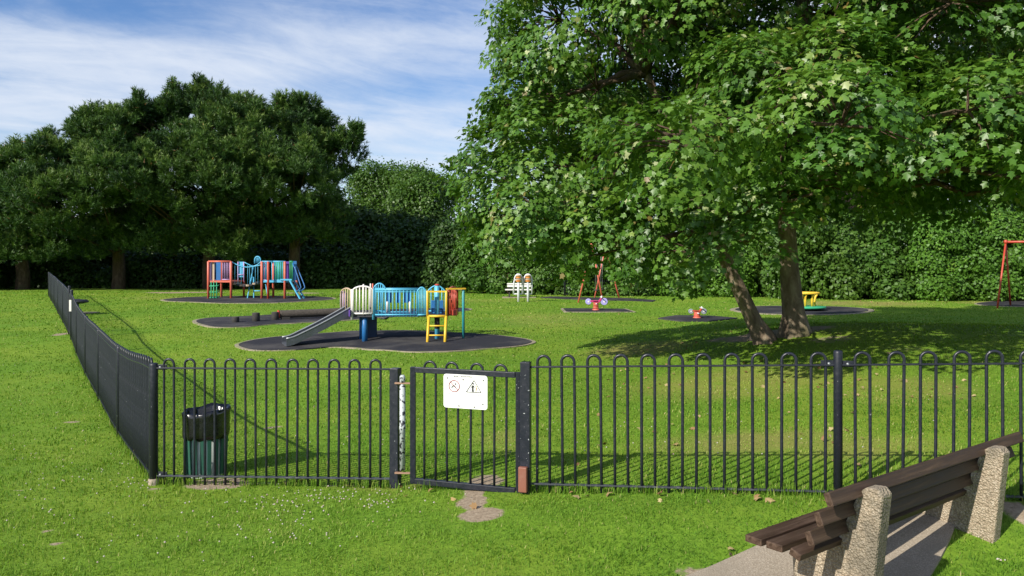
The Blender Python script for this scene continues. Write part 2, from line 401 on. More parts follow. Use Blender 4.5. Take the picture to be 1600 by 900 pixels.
# ------------------------------------------------------------------ ground areas
def poly_px(l): return [at(x, y) for x, y in l]
PADS = {
 'slide': poly_px([(367,539.5),(402,531.5),(432,527.5),(480,524),(520,521),(560,518),(640,517),(720,521.5),(790,526),(836,534),(822,540),(780,544.5),(740,547),(690,550.5),(632,551),(582,547.5),(556,543.5),(524,543),(492,545.5),(450,548.5),(410,549),(386,547)]),
 'log': poly_px([(302,503),(318,498.5),(345,496.5),(380,495.5),(450,490.5),(540,487),(620,484),(690,481.5),(728,482),(737,485),(700,489.5),(640,493),(590,497.5),(540,501),(480,504.5),(425,507),(392,511),(350,512.5),(326,511)]),
 'climber': poly_px([(238,469.5),(300,464.3),(400,462.6),(480,463.2),(528,466.5),(505,469.5),(450,473),(400,474.5),(320,473.6)]),
 'rider': poly_px([(880,482.7),(930,482.9),(975,483.5),(990,488.2),(935,488),(885,488)]),
 'swing': poly_px([(843,465.8),(861,464),(981,466.6),(1026,469.8),(1019,472),(930,469.2)]),
 'rider2': poly_px([(1026,498.5),(1057,493.6),(1110,494.4),(1155,498),(1110,503),(1063,502.8)]),
 'roundabout': poly_px([(1144,484),(1170,479.6),(1226,479),(1300,479.7),(1345,482),(1362,486),(1335,490.6),(1270,492.6),(1200,491.5),(1160,488)]),
 'swing_right': poly_px([(1515,475.5),(1560,470.5),(1640,469),(1720,472),(1640,480),(1560,479)]),
}
BU = Vector((.79, .613, 0)).normalized(); BN = Vector((-BU.y, BU.x, 0)); BO = Vector((2.09, 4.55, 0)); BO.z = gzf(2.6, 5.0) - .01
def bpt(u, p, z=0): return BO + BU * u + BN * p + Vector((0, 0, z))
PADS['bench'] = [bpt(u, p) for u, p in [(-2.1, 1.25), (-1.3, 1.12), (-.47, 1.06), (.375, 1.03), (1.2, .92), (2.05, .76), (2.1, .5), (1.84, .33), (1.3, .19), (.8, .09), (.2, -.06), (-.6, -.16), (-1.4, -.2), (-2.2, -.2)]]
def inpoly(x, y, poly, grow=0.0):
    r = np.zeros(x.shape, bool); n = len(poly); cx = sum(p.x for p in poly) / n; cy = sum(p.y for p in poly) / n
    q = []
    for p in poly:
        d = math.hypot(p.x - cx, p.y - cy); k = 1 + grow / max(d, .01); q.append((cx + (p.x - cx) * k, cy + (p.y - cy) * k))
    for i in range(n):
        x1, y1 = q[i]; x2, y2 = q[i - 1]
        with np.errstate(divide='ignore', invalid='ignore'):
            c = ((y1 > y) != (y2 > y)) & (x < (x2 - x1) * (y - y1) / (y2 - y1 + 1e-12) + x1)
        r ^= c
    return r
def onpads(x, y, grow=0.0):
    r = np.zeros(x.shape, bool)
    for p in PADS.values(): r |= inpoly(x, y, p, grow)
    return r
SOIL = []   # x, y, rx, ry, strength
def soil(px, py, wpx, ry, s=1.0):
    p = at(px, py); SOIL.append((p.x, p.y, wpx / 2 / F * p.y, ry, s))
soil(738, 785, 62, .30); soil(752, 805, 95, .24); soil(742, 765, 50, .32); soil(760, 752, 80, .35, .75)
soil(338, 756, 130, .26, 1.0); soil(395, 756, 90, .08, .8); soil(530, 760, 110, .07, .6); soil(425, 668, 50, .10, .75)
soil(70, 832, 46, .06, .75); soil(30, 766, 34, .06, .7); soil(110, 660, 40, .08, .7); soil(85, 852, 50, .06, .7); soil(240, 765, 30, .08, .8)
soil(1215, 521, 230, .9, .9); soil(1130, 530, 90, .6, .55); soil(1300, 530, 120, .6, .5); soil(820, 768, 30, .1, .7)
soil(1590, 800, 60, .25, .9); soil(1420, 545, 120, .6, .4); soil(290, 457, 180, 1.1, .9); soil(100, 522, 18, .5, .9); soil(132, 490, 20, .35, .9)
soil(1080, 893, 70, .12, .75); soil(1180, 850, 40, .06, .55); soil(470, 458, 120, .8, .7)
DRY = []
def dry(px, py, wpx, ry, s=.8):
    p = at(px, py); DRY.append((p.x, p.y, wpx / 2 / F * p.y, ry, s))
dry(1000, 545, 190, 1.4, .8); dry(1150, 600, 420, 1.6, .55); dry(1400, 610, 300, 1.2, .5); dry(860, 500, 220, 3, .35); dry(1180, 690, 400, .7, .7); dry(1350, 700, 300, .6, .55)
dry(1330, 474, 300, 2.0, .9); dry(1560, 474, 160, 1.5, .9); dry(790, 690, 130, .8, .5); dry(620, 760, 260, .2, .5); dry(300, 465, 330, 2.2, .35); dry(700, 470, 300, 2, .3); dry(1450, 810, 200, .3, .4)
def field(lst, x, y):
    r = np.zeros(x.shape)
    for cx, cy, rx, ry, s in lst:
        r = np.maximum(r, s * (1 - sstep(.35, 1.15, np.sqrt(((x - cx) / rx) ** 2 + ((y - cy) / ry) ** 2))))
    return r
def build_ground():
    xs = np.concatenate([np.linspace(-600, -60, 28), np.linspace(-58, -12.5, 110), np.arange(-12, 12, .085), np.linspace(12.5, 58, 110), np.linspace(60, 600, 28)])
    ys = np.concatenate([np.linspace(-120, -2, 16), np.arange(-1.5, 2.8, .4), np.arange(3, 11, .075), np.arange(11, 24, .16), np.arange(24, 70, .4), np.linspace(72, 900, 36)])
    X, Y = np.meshgrid(xs, ys); Z = gz(X, Y)
    nx = len(xs); ny = len(ys); i = np.arange(ny - 1)[:, None] * nx + np.arange(nx - 1)[None]
    Fc = np.stack([i, i + 1, i + nx + 1, i + nx], -1).reshape(-1, 4)
    Vv = np.stack([X, Y, Z], -1).reshape(-1, 3)
    np_mesh('ground', Vv, Fc, M['ground'], None, {'soil': ('POINT', field(SOIL, X, Y).ravel()), 'dry': ('POINT', field(DRY, X, Y).ravel())}, True, 'structure')
build_ground()
def pad(name, poly, mat, h=.025, edge=None, ew=.10, flat=False, cut=.25):
    def ring_mesh(nm, rings, m, hh, fill=True):
        """rings: list of polygons from outer to inner, same count"""
        n = len(rings[0]); vs = []; fs = []
        for k, rg in enumerate(rings):
            for p in rg: vs.append((p[0], p[1], (BO.z if flat else gzf(p[0], p[1])) + hh))
        for k in range(len(rings) - 1):
            for i in range(n): fs.append([k * n + i, k * n + (i + 1) % n, (k + 1) * n + (i + 1) % n, (k + 1) * n + i])
        if fill: fs.append([(len(rings) - 1) * n + i for i in range(n)])
        b = len(vs)
        for p in rings[0]: vs.append((p[0], p[1], (BO.z if flat else gzf(p[0], p[1])) - .08))
        for i in range(n): fs.append([i, b + i, b + (i + 1) % n, (i + 1) % n])
        o = MB().add(vs, fs).build(nm, m); return tag(o, kind='structure')
    # subdivide and smooth the outline a little
    pts = [(p.x, p.y) for p in poly]
    for _ in range(2):
        q = []
        for i in range(len(pts)):
            a = pts[i]; b = pts[(i + 1) % len(pts)]
            q += [(a[0] * (1 - cut) + b[0] * cut, a[1] * (1 - cut) + b[1] * cut), (a[0] * cut + b[0] * (1 - cut), a[1] * cut + b[1] * (1 - cut))]
        pts = q
    cx = sum(p[0] for p in pts) / len(pts); cy = sum(p[1] for p in pts) / len(pts)
    def scl(k): return [(cx + (p[0] - cx) * k, cy + (p[1] - cy) * k) for p in pts]
    rings = [scl(k) for k in (1, .97, .92, .8, .65, .5, .35, .2, .1, .03)]
    ring_mesh(name, rings, mat, h)
    if edge:
        rmax = max(math.hypot(p[0] - cx, p[1] - cy) for p in pts)
        def grown(g): return [(cx + (p[0] - cx) * (1 + g / math.hypot(p[0] - cx, p[1] - cy)), cy + (p[1] - cy) * (1 + g / math.hypot(p[0] - cx, p[1] - cy))) for p in pts]
        n = len(pts); go = grown(ew); gi = grown(-.01); vs = []; fs = []
        for rg in (go, gi):
            for p in rg: vs.append((p[0], p[1], gzf(*p) + h - .008))
        for p in go: vs.append((p[0], p[1], gzf(*p) - .08))
        for i in range(n):
            j = (i + 1) % n; fs.append([i, j, n + j, n + i]); fs.append([i, 2 * n + i, 2 * n + j, j])
        tag(MB().add(vs, fs).build(name.replace('surface', 'edging') if 'surface' in name else name + '_edging', edge), kind='structure')
pad('play_surface_slide', PADS['slide'], M['rubber'], .03, M['edging'], .10)
pad('play_surface_log', PADS['log'], M['rubber'], .03, M['edging'], .12)
pad('play_surface_climber', PADS['climber'], M['rubber'], .03, M['edging'], .14)
pad('play_surface_rider', PADS['rider'], M['rubber'], .03, M['edging'], .12, cut=.05)
pad('play_surface_swing', PADS['swing'], M['rubber'], .03, None, cut=.06)
pad('play_surface_small_rider', PADS['rider2'], M['rubber'], .03, None, cut=.06)
pad('play_surface_roundabout', PADS['roundabout'], M['rubber'], .03, M['edging'], .2)
pad('play_surface_corner_swing', PADS['swing_right'], M['rubber'], .03, M['edging'], .12)
pad('bench_pavement', PADS['bench'], M['padconc'], .02, None)

# ------------------------------------------------------------------ railings
HP = .19
def hoop_mesh(w, top, r=.0115, bottom=-.10, rail=1.01):
    """one bow-top hoop: two bars and the bow; z=0 at the bottom rail"""
    pts = [(-w / 2, 0, bottom), (-w / 2, 0, .3), (-w / 2, 0, .7), (-w / 2, 0, rail + top - w / 2)]
    for k in range(1, 10):
        a = math.pi - math.pi * k / 10
        pts.append((w / 2 * math.cos(a), 0, rail + top - w / 2 + w / 2 * math.sin(a)))
    pts += [(w / 2, 0, rail + top - w / 2), (w / 2, 0, .7), (w / 2, 0, .3), (w / 2, 0, bottom)]
    mb = MB().tube(pts, r, 8); me = mb.build('hoop', M['black']); d = me.data; bpy.data.objects.remove(me); return d
HOOP = hoop_mesh(.095, .085); HOOPW = hoop_mesh(.110, .095, .0125); HOOPT = hoop_mesh(.095, .03, .0115)
def yaw(d): return math.atan2(d.y, d.x)
def put_hoops(parent, hm, pts_z, dirs):
    o0 = wloc(parent)
    for p, a in zip(pts_z, dirs):
        jt = random.gauss(0, .006)
        place(hm, 'hoop', parent, Matrix.Translation(p - o0) @ Matrix.Rotation(a, 4, 'Z') @ Matrix.Rotation(jt, 4, 'Y'))
def square_post(parent, p, ztop, w, mat, a, name='post'):
    c = Vector((p.x, p.y, 0)); zb = gzf(p.x, p.y) - .12
    X = Vector((math.cos(a), math.sin(a), 0)); Y = Vector((-X.y, X.x, 0))
    return MB().box(Vector((p.x, p.y, (ztop + zb) / 2)), (w, w, ztop - zb), (X, Y, Vector((0, 0, 1))), .005).build(name, mat, parent)
def round_post(parent, p, ztop, r, mat, name='post'):
    zb = gzf(p.x, p.y) - .12
    return MB().lathe((p.x, p.y, 0), [(r, zb), (r, ztop - .02), (r * .9, ztop - .004), (r * .6, ztop)], 16).build(name, mat, parent)
FP = {  # plan points of the front railing with the heights of bottom rail
 'corner': Vector((-3.37, 7.50, .026)), 'hinge': Vector((-1.075, 7.36, .033)), 'latch': Vector((.12, 6.92, .110)), 'mid': Vector((2.60, 6.36, .198)), 'end': Vector((5.20, 5.72, .30))}
def rail_run(parent, a, b, z=0.0, name='rail', w=.038, h=.014, mat=None):
    return MB().bar(a + Vector((0, 0, z)), b + Vector((0, 0, z)), w, h, bev=.003).build(name, mat or M['black'], parent)
def collar(parent, p, a, z, side):
    """clamp with a bolt where a rail meets a post"""
    d = Vector((math.cos(a), math.sin(a), 0)) * side; n = Vector((-d.y, d.x, 0))
    c = p + d * .07 + Vector((0, 0, z))
    mb = MB().bar(c - d * .05, c + d * .06, .012, .05, bev=.003)
    o = mb.build('clamp', M['black'], parent)
    f = Vector((0, -1, 0)); q = c - n * (.012 if n.y > 0 else -.012)
    MB().lathe(q, [(.011, -.006), (.011, .006), (.006, .01)], 10, (Vector((1, 0, 0)), Vector((0, 0, 1)), Vector((0, -1, 0)))).build('bolt', M['galv'], o)
# run 1: corner to gate
f1 = thing('bow_top_railing', 'black bow top railing in front of the litter bin, left of the gate', 'railing', (-2.2, 7.4, 0), 'black bow top railings round the playground')
A, B = FP['corner'], FP['hinge']; d = (B - A).normalized(); a1 = yaw(d)
round_post(f1, A, 1.085, .040, M['black']); square_post(f1, B, 1.055, .085, M['blackworn'], a1 - .25)
MB().lathe((A.x, A.y, 0), [(.048, gzf(A.x, A.y) - .1), (.048, -.005), (.042, .0)], 14).build('post_sleeve', M['padconc'], f1)
rail_run(f1, A, B, 0, 'bottom_rail', mat=M['railworn']); rail_run(f1, A, B, 1.01, 'top_rail')
n1 = 11; pitch = .196
put_hoops(f1, HOOP, [A + d * (.15 + pitch * i) for i in range(n1)], [a1] * n1)
collar(f1, A, a1, 1.02, 1); collar(f1, A, a1, .012, 1)
# gate
GA = Vector((-.90, 7.25, .02)); GB = Vector((.056, 6.945, .012)); gd = (GB - GA).normalized(); ga = yaw(gd); gl = (GB - GA).length
gate = thing('metal_gate', 'black metal gate carrying the white notice, above a worn earth patch', 'gate', (GA + GB) / 2)
ZU = Vector((0, 0, 1)); gn = Vector((gd.y, -gd.x, 0))     # gn faces the camera
MB().bar(GA + ZU * -.0, GA + ZU * 1.06, .05, .05, (1, 0, 0), .005).build('hinge_stile', M['black'], gate)
MB().bar(GB + ZU * -.0, GB + ZU * 1.06, .05, .05, (1, 0, 0), .005).build('latch_stile', M['blackworn'], gate)
MB().bar(GA + gd * .026 + ZU * 1.035, GB - gd * .026 + ZU * 1.035, .046, .048, bev=.004).build('top_bar', M['black'], gate)
MB().bar(GA + gd * .026 + ZU * .026, GB - gd * .026 + ZU * .026, .046, .048, bev=.004).build('bottom_bar', M['black'], gate)
sp = gl / 9.0
put_hoops(gate, hoop_mesh(sp, .07, .0115, .03, 1.045), [GA + gd * sp * (1.5 + 2 * i) for i in range(4)], [ga] * 4)
hp = B + (GA - B) * .42 + Vector((0, -.02, 0))
hg = MB().lathe((hp.x, hp.y, 0), [(.026, .13), (.026, .50), (.030, .505), (.030, .53), (.027, .535), (.027, .90), (.018, .905), (.018, .93), (.026, .935), (.026, .985), (.015, 1.0)], 14).build('hinge_closer', M['hinge'], gate)
for z in (.925, .105):
    MB().bar(Vector((hp.x - .07, hp.y, z)), Vector((hp.x + .09, hp.y - .01, z)), .03, .014, bev=.002).build('hinge_bracket', M['rust'], hg)
# run 2: gate to the right edge and beyond
f2 = thing('bow_top_railing', 'black bow top railing right of the gate, passing behind the wooden bench', 'railing', (2.6, 6.36, 0.1), 'black bow top railings round the playground')
C_, D_, E_ = FP['latch'], FP['mid'], FP['end']
square_post(f2, C_, 1.165, .085, M['blackworn'], yaw(D_ - C_)); round_post(f2, D_, 1.325, .035, M['black']); round_post(f2, E_, 1.42, .035, M['black'])
MB().box(C_ + Vector((-.025, -.075, .055)), (.075, .05, .215), (gd, Vector((-gd.y, gd.x, 0)), ZU), .008).build('latch_block', M['brown'], f2)
for a_, b_ in ((C_, D_), (D_, E_)):
    d = (b_ - a_).normalized(); n = 11; L_ = (b_ - a_).length; ang = yaw(d)
    rail_run(f2, a_, b_, 0, 'bottom_rail', mat=M['railworn']); rail_run(f2, a_, b_, 1.01, 'top_rail')
    n = 11 if b_ is D_ else 11
    st = .155 if b_ is D_ else .185
    pt = (L_ - st - .15) / (n - 1)
    put_hoops(f2, HOOPW, [a_ + d * (st + pt * i) for i in range(n)], [ang] * n)
    collar(f2, b_, ang, 1.02, -1)
    if b_ is D_: collar(f2, b_, ang, 1.02, 1)
# side run
def side_pt(t):   # t = depth
    x = -3.37 - .6125 * (t - 7.5); return Vector((x, t, gzf(x, t) + .075))
def side_run(label, t0, t1, pitch, posts, hm, off=.15):
    th = thing('bow_top_railing', label, 'railing', side_pt((t0 + t1) / 2) - Vector((0, 0, .075)), 'black bow top railings round the playground')
    path = [side_pt(t) for t in np.linspace(t0, t1, int((t1 - t0) / .6) + 2)]
    for nm, z in (('bottom_rail', 0), ('top_rail', 1.01)):
        mb = MB()
        for p, q in zip(path[:-1], path[1:]): mb.bar(p + ZU * z, q + ZU * z, .038, .014)
        mb.build(nm, M['black'], th)
    for t, h in posts: round_post(th, side_pt(t), side_pt(t).z + h, .035, M['black'])
    step = pitch * math.cos(math.atan(.6125)); ts = np.arange(t0 + off, t1 - .05, step); pts = [side_pt(t) for t in ts]
    an = math.atan2(1, -.6125)
    put_hoops(th, hm, pts[:100], [an] * len(pts[:100]))
    if len(pts) > 100:
        mb = MB()
        for p in pts[100:]:
            for s in (-.045, .045): mb.tube([p + Vector((s * -.52, s * .85, -.1)), p + Vector((s * -.52, s * .85, 1.05))], .0115, 6)
        mb.build('hoop', M['black'], th)['kind'] = 'stuff'
    return th
s1 = side_run('long black bow top railing running back from the corner post along the left lawn', 7.5, 20.3, .19, [(10.2, 1.08), (12.9, 1.08), (15.6, 1.1), (18.2, 1.1), (20.3, 1.2)], HOOP)
s2 = side_run('far stretch of black bow top railing ending in the shade under the pine trees', 21.3, 38.6, .205, [(21.3, 1.22), (24.5, 1.1), (28, 1.1), (31.5, 1.1), (35, 1.1), (38.6, 1.12)], HOOP)
t_ = side_pt(20.3); MB().box(t_ + Vector((-.01, -.045, .80)), (.055, .012, .29)).build('white_marker', M['white'], s1)
# little side gate between the two runs
g2 = thing('side_gate', 'narrow black gate in the side railing beside the white striped post', 'gate', side_pt(20.8) - Vector((0, 0, .075)))
ga_, gb_ = side_pt(20.42), side_pt(21.18)
mb = MB(); mb.bar(ga_ + ZU * 1.0, gb_ + ZU * 1.0, .04, .04); mb.bar(ga_ + ZU * .03, gb_ + ZU * .03, .04, .04); mb.bar(ga_, ga_ + ZU * 1.02, .04, .04, (1, 0, 0)); mb.bar(gb_, gb_ + ZU * 1.02, .04, .04, (1, 0, 0)); mb.build('gate_frame', M['black'], g2)
put_hoops(g2, HOOPT, [ga_.lerp(gb_, k) for k in (.2, .5, .8)], [math.atan2(1, -.6125)] * 3)

# ------------------------------------------------------------------ notice on the gate
sg = thing('notice_sign', 'white rectangular notice with a red circle and a triangle symbol, fixed to the gate', 'sign', GA + gd * .5 + ZU * .8 + gn * .03)
sc0 = GA + gd * (.317 + .205) + ZU * .868 + gn * .034      # centre of plate
def rr(w, h, r, n=5):
    o = []
    for cx, cy, a0 in ((w / 2 - r, h / 2 - r, 0), (-w / 2 + r, h / 2 - r, 90), (-w / 2 + r, -h / 2 + r, 180), (w / 2 - r, -h / 2 + r, 270)):
        for k in range(n + 1):
            a = R(a0 + 90 * k / n); o.append((cx + r * math.cos(a), cy + r * math.sin(a)))
    return o
MB().prism(rr(.415, .30, .025), sc0, gd, ZU, gn, .004).build('plate', M['signwhite'], sg)
fr = sc0 + gn * .0045
def sp_(x, y, k=0.): return fr + gd * x + ZU * y + gn * k
def strip(mb, pts, w, closed=False):
    m = len(pts)
    for i in range(m if closed else m - 1):
        a = sp_(*pts[i]); b = sp_(*pts[(i + 1) % m]); mb.bar(a, b, w, .002, up=gn) if False else mb.bar(a, b, .002, w, up=gd.cross(b - a) if False else (b - a).cross(gn))
    return mb
circ = [(-.105 + .050 * math.cos(t), .045 + .050 * math.sin(t)) for t in np.linspace(0, 2 * math.pi, 28, endpoint=False)]
ring = strip(MB(), circ, .006, True); strip(ring, [(-.140, .081), (-.070, .009)], .005)
ring.build('red_ring', M['signred'], sg)
dg = MB(); strip(dg, [(-.130, .028), (-.118, .046)], .006); strip(dg, [(-.118, .046), (-.098, .046)], .008); strip(dg, [(-.1, .046), (-.088, .030)], .005)
dg.prism([(.007 * math.cos(t), .007 * math.sin(t)) for t in np.linspace(0, 6.28, 8, endpoint=False)], sp_(-.092, .064), gd, ZU, gn, .002)
dg.build('running_figure', M['signblack'], sg)
tri = strip(MB(), [(.01, .0), (.15, .0), (.083, .105)], .0045, True); tri.build('triangle', M['signblack'], sg)
ad = MB(); strip(ad, [(.066, .004), (.068, .034)], .006); strip(ad, [(.078, .004), (.074, .034)], .006); strip(ad, [(.071, .034), (.072, .060)], .014); strip(ad, [(.064, .056), (.060, .038)], .004); strip(ad, [(.079, .056), (.088, .042)], .004)
ad.prism([(.006 * math.cos(t), .008 * math.sin(t)) for t in np.linspace(0, 6.28, 8, endpoint=False)], sp_(.075, .075), gd, ZU, gn, .002)
ad.build('adult_figure', M['signblack'], sg)
ch = MB(); strip(ch, [(.100, .006), (.102, .022)], .004); strip(ch, [(.102, .022), (.107, .040)], .006); strip(ch, [(.106, .034), (.097, .040)], .003)
ch.prism([(.005 * math.cos(t), .005 * math.sin(t)) for t in np.linspace(0, 6.28, 8, endpoint=False)], sp_(.101, .050), gd, ZU, gn, .002)
ch.build('child_figure', M['signochre'], sg)
def text_part(s, size, x, y, mat, name, parent):
    cu = bpy.data.curves.new(name, 'FONT'); cu.body = s; cu.size = size; cu.align_x = 'CENTER'; cu.align_y = 'CENTER'; cu.extrude = .0008; cu.space_character = 1.35; cu.resolution_u = 2
    to = bpy.data.objects.new(name, cu); COL.objects.link(to); bpy.context.view_layer.update()
    me = bpy.data.meshes.new_from_object(to); bpy.data.objects.remove(to)
    o = bpy.data.objects.new(name, me); COL.objects.link(o); me.materials.clear(); me.materials.append(mat); o.parent = parent
    Mx = Matrix((gd, ZU, gn)).transposed().to_4x4(); Mx.translation = sp_(x, y) - wloc(parent); o.matrix_local = Mx; return o
text_part('BOAT AGUATION', .017, -.02, .133, M['signblack'], 'heading', sg)
cap = MB()
rs = random.Random(3)
for (x0, x1, y, hh) in ((-.17, -.03, -.022, .006), (.005, .165, -.022, .006), (-.14, -.06, -.042, .004), (-.05, .05, -.042, .004), (.06, .16, -.055, .004)):
    x = x0
    while x < x1:
        w = rs.uniform(.003, .008); strip(cap, [(x, y), (min(x + w, x1), y)], hh * rs.uniform(.4, 1)); x += w + rs.uniform(.003, .009)
cap.build('small_print', M['signgrey'], sg)
scr = [(-.17, .115), (-.02, .107), (.17, .108), (.165, -.10), (-.06, -.128), (.085, -.13)]
for x, y in scr: MB().lathe(sp_(x, y), [(.006, 0), (.006, .002), (.003, .004)], 8, (gd, ZU, gn)).build('screw', M['signblack'], sg)

# ------------------------------------------------------------------ litter bin behind the railing
bc = Vector((-2.70, 7.15, 0)); bc = at(322, 735); bc = Vector(((322 - HX) / F * 7.86, 7.86, 0)); bc.z = gzf(bc.x, bc.y)
lb = thing('litter_bin', 'green slatted litter bin lined with a black bag, standing behind the railing', 'bin', bc)
RB, RT, HB = .185, .203, .62
for k in range(18):
    a = 2 * math.pi * k / 18; X = Vector((math.cos(a), math.sin(a), 0)); T = Vector((-X.y, X.x, 0)); b0 = bc + X * RB + ZU * .02; b1 = bc + X * RT + ZU * .56
    Z = (b1 - b0).normalized(); Xn = T.cross(Z)
    MB().box((b0 + b1) / 2, (.036, .016, (b1 - b0).length), (T, Xn, Z), .003).build('slat', M['bingreen'], lb)
MB().lathe(bc, [(RB - .012, -.05), (RB - .012, .03), (RB - .014, .05), (RT - .02, .5)], 20).build('inner_can', M['binpale'], lb)
def bag():
    mb = MB(); seg = 40; prof = [(.200, .37, .008), (.212, .372, .012), (.217, .42, .008), (.216, .50, .008), (.219, .59, .009), (.224, .632, .014), (.212, .645, .016), (.19, .61, .022), (.165, .50, .035), (.13, .38, .04)]
    rg = random.Random(5); ph = [(rg.uniform(0, 6), rg.randint(3, 13)) for _ in range(6)]
    vs = []
    for i, (r, z, am) in enumerate(prof):
        for k in range(seg):
            a = 2 * math.pi * k / seg
            w = sum(math.sin(n * a + p + i * .5) for p, n in ph) / 2.5
            tilt = .022 * math.cos(a - .6) * (z > .55) + (.02 * w if z < .4 else 0)
            vs.append(bc + Vector(((r + am * w) * math.cos(a), (r + am * w) * math.sin(a), z + tilt + am * .6 * math.sin(5 * a + i))))
    fs = [[i * seg + k, i * seg + (k + 1) % seg, (i + 1) * seg + (k + 1) % seg, (i + 1) * seg + k] for i in range(len(prof) - 1) for k in range(seg)]
    fs.append([(len(prof) - 1) * seg + k for k in range(seg)])
    mb.add(vs, fs, True); return mb.build('bag', M['bag'], lb)
bag()

# ------------------------------------------------------------------ bench
def build_bench():
    b = thing('park_bench', 'dark plank park bench on two pebbled concrete supports, standing on a gravel concrete strip', 'bench', bpt(.8, .2))
    # side profile (p forwards, z up)
    prof = [(.035, -.12), (.24, -.12), (.245, .12), (.30, .17), (.38, .12), (.385, -.12), (.50, -.12), (.52, .395), (.265, .40), (.225, .415), (.085, .735), (.045, .77), (-.025, .775), (-.055, .74)]
    for u in (0, 1.65):
        o = MB().prism(prof, bpt(u, 0), BN, ZU, BU, .115).build('support', M['aggregate'], b, bevel=.012)
    def plank(u0, u1, p, z, w, t, tilt, name):
        Y = (BN * math.cos(tilt) + ZU * math.sin(tilt)); Z = BU.cross(Y)
        mb = MB().box(Vector((0, 0, 0)), (u1 - u0, w, t), None, .006)
        Mx = Matrix((BU, Y, Z)).transposed().to_4x4(); Mx.translation = bpt((u0 + u1) / 2, p, z) - wloc(b)
        o = mb.build(name, M['plank'], None); o.parent = b; o.matrix_local = Mx; return o
    rec = R(68)
    plank(-.37, 2.27, .090, .745, .078, .040, rec + math.pi, 'back_plank'); plank(-.40, 2.22, .132, .633, .078, .040, rec + math.pi, 'back_plank'); plank(-.42, 2.18, .175, .520, .078, .040, rec + math.pi, 'back_plank')
    plank(-.47, 2.15, .505, .43, .112, .042, 0.02, 'seat_plank'); plank(-.46, 2.15, .372, .428, .106, .042, 0.0, 'seat_plank'); plank(-.48, 2.12, .225, .43, .072, .042, .35, 'seat_plank')
build_bench()

# ------------------------------------------------------------------ slide unit
def arch_panel(parent, p0, p1, z0, z1, rise, mat, name, nb=6, r=.018, rb=.014):
    """guard panel with an arched top rail between two plan points; p0, p1 have z ignored"""
    a = Vector((p0.x, p0.y, 0)); b = Vector((p1.x, p1.y, 0)); mb = MB()
    pts = [a + ZU * z0, a + ZU * z1]
    n = 12
    def top(t): return z1 + rise * math.sin(math.pi * t) ** .8 if 0 < t < 1 else z1
    pts += [a.lerp(b, k / n) + ZU * top(k / n) for k in range(1, n)] + [b + ZU * z1, b + ZU * z0]
    mb.tube(pts, r, 6); mb.tube([a + ZU * z0, b + ZU * z0], r, 6)
    for k in range(1, nb): mb.tube([a.lerp(b, k / nb) + ZU * z0, a.lerp(b, k / nb) + ZU * top(k / nb)], rb, 5)
    return mb.build(name, mat, parent)
def pole(parent, p, z0, z1, r, mat, name='post', seg=10):
    return MB().lathe((p.x, p.y, 0), [(r, z0), (r, z1 - .01), (r * .7, z1)], seg).build(name, mat, parent)
def zat(py, D): return CAMZ + (HY - py) / F * D
